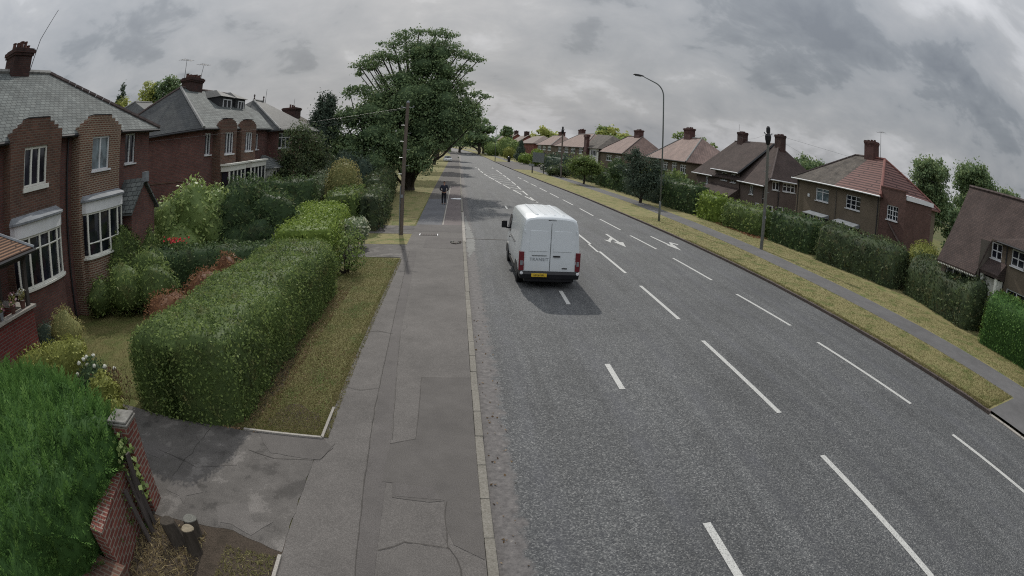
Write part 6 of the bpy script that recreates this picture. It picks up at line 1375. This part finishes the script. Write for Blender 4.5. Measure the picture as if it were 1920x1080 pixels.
def lamp(x, y, H, reach, label, r=.085, group=None, dirx=-1):
    t = empty('street_lamp', (x, y, Z1), label, 'street lamp', group)
    z = zg(y)+Z1; mb = MB(); mb.tube([(x, y, z-.1), (x, y, z+1.4), (x, y, z+1.45)], [r, r, r*.75], 12); mb.build('base', 'pole_green', t, smooth=True)
    h = H; bx = x-.1; pts = [(x, y, z+1.4), (bx, y, h-1.3)]
    for i in range(1, 9): a = R(80)*i/8; pts.append((bx+dirx*.75*(1-math.cos(a)), y, h-1.3+.78*math.sin(a)+.2*i/8))
    e = Vector(pts[-1]); en = Vector((x+dirx*reach*.72, y, h+.02)); pts.append(tuple(en))
    mb = MB(); mb.tube(pts, [r*.72]+[r*.6]*(len(pts)-2)+[r*.42], 10); mb.build('column', 'pole_green', t, smooth=True)
    mb = MB(); L = .75; p = en; v = [];
    for u, w_, hh in ((-.02, .05, .05), (.12, .10, .08), (.45, .15, .10), (.75, .13, .07), (.82, .06, .03)):
        for a in range(10): th = 2*math.pi*a/10; v.append((p.x+dirx*u, p.y+w_*math.cos(th), p.z+.03+u*.05+hh*(math.sin(th) if math.sin(th) > 0 else .45*math.sin(th))))
    f = [(i*10+j, i*10+(j+1) % 10, (i+1)*10+(j+1) % 10, (i+1)*10+j) for i in range(4) for j in range(10)]+[tuple(range(10)), tuple(range(40, 50))]
    mb.mesh(v, f); ln = mb.build('lantern', 'gutter', t, smooth=True)
    mb = MB(); mb.box(min(p.x+dirx*.2, p.x+dirx*.68), max(p.x+dirx*.2, p.x+dirx*.68), p.y-.10, p.y+.10, p.z-.02, p.z+.02); mb.build('lens', 'lead', ln, bevel=.02)
    mb = MB(); mb.box(x-.05, x+.05, y-r-.004, y-r+.02, z+.5, z+1.1); mb.build('access_door', 'metal_grey', t)
    return t
lamp(14.55, 37.9, 10.75, 2.35, 'tall grey street lamp with arm reaching over the road, right verge')
lamp(9.95, 150, 10.2, 2.6, 'distant street lamp beyond the road sign', .11)

# ------------------------------------------------------------------ road sign seen from behind, bollard, far cars, white shape for a sunlit spot, rubble
t = empty('road_sign', (13.55, 96, Z1), 'large grey backed road sign on two posts facing away, right verge', 'road sign')
a, b = Vector((12.95, 97.7)), Vector((14.2, 92.6)); a = Vector((12.9, 96.0)); b = Vector((14.6, 94.6)); tt = (b-a).normalized(); nn = Vector((tt.y, -tt.x))
mb = MB(); mb.obox(a, tt, nn, -.05, (b-a).length+.05, .06, .10, 2.0, 3.75); mb.build('panel', 'metal_grey', t)
mb = MB()
for z in (2.25, 2.65, 3.1, 3.5): mb.obox(a, tt, nn, 0, (b-a).length, .0, .055, z-.03, z+.03)
mb.build('rail', 'lead', t)
for p in (a, b):
    mb = MB(); mb.tube([(p.x, p.y, 0), (p.x, p.y, 3.9 if p is b else 2.9)], .07, 8); mb.build('post', 'gutter', t)
t = empty('direction_sign', (12.5, 95, Z1), 'small pale direction sign low on the left post of the large road sign', 'sign')
mb = MB(); mb.box(12.2, 13.1, 95.86, 95.9, 1.3, 1.62); mb.build('plate', 'lead', t); mb = MB(); mb.tube([(12.75, 95.95, 0), (12.75, 95.95, 1.7)], .035, 6); mb.build('post', 'gutter', t)
t = empty('litter_bin', (13.5, 148.5, zg(148)+Z1), 'black upright bin or bollard beside the far side road', 'bin')
mb = MB(); mb.lathe((13.5, 148.5, zg(148)), [(.34, 0), (.36, .1), (.36, 1.45), (.30, 1.6), (.1, 1.68)], 12); mb.build('barrel', 'black', t); mb = MB(); mb.lathe((13.5, 148.5, zg(148)+1.2), [(.37, 0), (.37, .08)], 12); mb.build('band', 'lead', t)
def car(x, y, label, ang=0, sc=1., dark=False, group=None):
    z = zg(y); t = empty('car', (x, y, z), label, 'car', group); P_ = 'black' if dark else WHITEP
    def R2(px, py): c, s = math.cos(ang), math.sin(ang); return x+(px*c-py*s)*sc, y+(px*s+py*c)*sc
    def loft(st, nm, mm, par):
        mb = MB(); v = []; n = 8
        for yy, w, z0, z1, e_ in st:
            for px, pz in ((-w, z0), (-w*1.02, (z0+z1)*.45), (-w*e_, z1-.04), (-w*e_*.8, z1), (w*e_*.8, z1), (w*e_, z1-.04), (w*1.02, (z0+z1)*.45), (w, z0)):
                q = R2(px, yy); v.append((q[0], q[1], z+pz*sc))
        f = [(i*n+j, i*n+(j+1) % n, (i+1)*n+(j+1) % n, (i+1)*n+j) for i in range(len(st)-1) for j in range(n)]+[tuple(range(n))[::-1], tuple(range((len(st)-1)*n, len(st)*n))]
        mb.mesh(v, f); return mb.build(nm, mm, par, smooth=False, bevel=.03)
    loft([(-2.1, .78, .35, .85, .92), (-1.95, .88, .25, .95, .93), (-.9, .9, .22, .98, .94), (.9, .9, .22, .98, .94), (1.7, .88, .22, 1.0, .93), (2.1, .80, .35, .95, .9)], 'body', P_, t)
    loft([(-1.3, .82, .9, 1.0, .95), (-.45, .80, .9, 1.42, .82), (.9, .80, .9, 1.46, .82), (1.75, .82, .9, 1.02, .95)], 'cabin_glass', 'glass', t)
    loft([(-.5, .66, 1.40, 1.46, .9), (.9, .66, 1.42, 1.50, .9)], 'roof', P_, t)
    for px in (-.8, .8):
        for py in (-1.35, 1.35):
            mb = MB(); q = R2(px, py); q2 = R2(px*1.12, py); mb.tube([(q[0], q[1], z+.32), (q2[0], q2[1], z+.32)], .32*sc, 14); mb.build('wheel', 'black', t)
        mb = MB(); q = R2(px*.75, -2.12); mb.lathe((q[0], q[1], z+.66*sc), [(.10, 0), (.12, .06), (.1, .12)], 8); mb.build('headlight', 'lead', t)
    mb = MB(); q = R2(-.25, -2.14); q1 = R2(.25, -2.1); mb.box(min(q[0], q1[0]), max(q[0], q1[0]), min(q[1], q1[1])-.01, max(q[1], q1[1]), z+.40, z+.52); mb.build('number_plate', 'white', t)
car(-2.6, 140, 'white car parked beside the footpath under the far trees', R(8))
car(-4.2, 255, 'white car in the distance coming along the road', R(0))
# white shape added in place of a sunlit spot, and debris on the footpath
def spot_shape(x, y, label, w, m_):
    V, F = blob_hull((x, y, Z1+.05, w, w*.55, .07), .25, nf=5, nu=16, nv=8); V[:, 2] = np.maximum(V[:, 2], Z1+.004); mb = MB(); mb.mesh([tuple(p) for p in V], [tuple(int(i) for i in f) for f in F]); return mb.build('sunlit_spot', m_, origin=(x, y, Z1), smooth=True, label=label, cat='sunlit_spot')
spot_shape(.0, 45.8, 'bright white flat shape standing in for a sunlit spot on the reddish strip of path beside the walking man', .42, 'white')
t = empty('broken_kerb_debris', (.12, 25.8, Z1), 'small heap of broken pale rubble at the kerb by the dropped crossing', 'debris')
for i in range(11):
    x, y = .08+random.uniform(-.28, .2), 25.7+random.uniform(-.5, .6); V, F = blob_hull((x, y, Z1+.03, random.uniform(.04, .10), random.uniform(.04, .12), .045), .35, nf=9, nu=8, nv=5); mb = MB(); mb.mesh([tuple(p) for p in V], [tuple(int(i) for i in f) for f in F]); mb.build('fragment', ['stone', 'kerb', 'kerb_dark'][i % 3], t)

# ------------------------------------------------------------------ gate pier, wall, fence, stumps
t = empty('gate_pier', (-4.55, 5.05, 0), 'square red brick gate pier with a flat stone cap at the driveway edge', 'gate pier')
ang = R(9)
def rotbox(mb, cx, cy, w, d, z0, z1, a=ang):
    c, s = math.cos(a), math.sin(a); q = [(cx+x*c-y*s, cy+x*s+y*c) for x, y in ((-w, -d), (w, -d), (w, d), (-w, d))]; mb.prism(q, z0, z1)
mb = MB(); rotbox(mb, -4.60, 5.05, .18, .18, 0, 1.52); mb.build('shaft', 'brick_pier', t)
mb = MB(); rotbox(mb, -4.60, 5.05, .20, .20, 1.523, 1.56); rotbox(mb, -4.60, 5.05, .185, .185, 1.562, 1.60); mb.build('cap', 'stone', t, bevel=.012)
t = empty('garden_wall', (-4.55, 3.0, 0), 'low red brick garden wall running from the gate pier towards the camera', 'wall')
mb = MB(); mb.mesh([(-4.83, 4.80, 0), (-4.55, 4.80, 0), (-4.22, 3.3, 0), (-4.45, 3.3, 0), (-4.83, 4.80, 1.02), (-4.55, 4.80, 1.02), (-4.22, 3.3, .92), (-4.45, 3.3, .92)], [(4, 5, 6, 7), (0, 1, 5, 4), (1, 2, 6, 5), (2, 3, 7, 6), (3, 0, 4, 7)]); mb.build('brickwork', 'brick_pier', t)
mb = MB(); mb.box(-4.85, -4.05, -1, 3.28, 0, .45); mb.build('lower_brickwork', 'brick_brown', t)
t = empty('broken_fence', (-4.4, 4.3, .1), 'dark broken wooden slats leaning between the gate pier and the low wall', 'fence')
for i, (x, y, lx, ly, h_) in enumerate(((-4.30, 4.62, -.14, .12, 1.15), (-4.24, 4.42, -.16, .14, 1.0), (-4.20, 4.22, -.2, .12, .85), (-4.33, 4.52, .02, .10, 1.3))):
    mb = MB(); mb.mesh([(x, y-.04, .1), (x+.03, y-.04, .1), (x+.03, y+.05, .1), (x, y+.05, .1), (x+lx, y+ly-.04, h_), (x+lx+.03, y+ly-.04, h_), (x+lx+.03, y+ly+.05, h_), (x+lx, y+ly+.05, h_)], [(0, 1, 5, 4), (1, 2, 6, 5), (2, 3, 7, 6), (3, 0, 4, 7), (4, 5, 6, 7)]); mb.build('slat', 'fence_wood', t)
P = np.column_stack([rng.normal(-4.42, .07, 130), rng.normal(4.72, .10, 130), rng.uniform(.45, 1.45, 130)]); v, f, r = leaves(P, np.tile([.6, -.6, .3], (130, 1)), .085, .8, .5, -1.); tag(np_mesh('ivy', v, f, LF['laurel'], r, origin=(-4.4, 4.7, .5)), 'ivy trailing down beside the gate pier', 'ivy')
def stump(x, y, h_, r_, tilt, label, cut='cut_wood'):
    t = empty('tree_stump', (x, y, .1), label, 'tree stump'); tx, ty = tilt; mb = MB(); n = 14; v = []; 
    for z, k in ((0, 1.25), (.08, 1.08), (h_*.5, 1.), (h_, .93)):
        for j in range(n): th = 2*math.pi*j/n; rr = r_*k*(1+.07*math.sin(3*th+1)); v.append((x+tx*z+rr*math.cos(th), y+ty*z+rr*math.sin(th), .08+z+(-.05*math.sin(th)*r_ if z == h_ else 0)))
    f = [(i*n+j, i*n+(j+1) % n, (i+1)*n+(j+1) % n, (i+1)*n+j) for i in range(3) for j in range(n)]; mb.mesh(v, f); mb.build('bark', 'bark', t)
    mb = MB(); mb.face([(p[0]+(x+tx*h_-p[0])*.06, p[1]+(y+ty*h_-p[1])*.06, p[2]+.004) for p in v[-n:]]); mb.face([(p[0], p[1], p[2]) for p in v[-n:]]); mb.build('cut_face', cut, t)
stump(-3.42, 4.30, .42, .105, (.05, .1), 'sawn tree stump with a clean pale round top on the scrubby corner')
stump(-3.72, 4.42, .34, .13, (-.35, .1), 'darker split tree stump left of the clean sawn one', 'bark')
stump(-3.55, 4.62, .26, .12, (-.1, .4), 'low weathered stump behind the clean sawn one', 'pole_wood_grey')
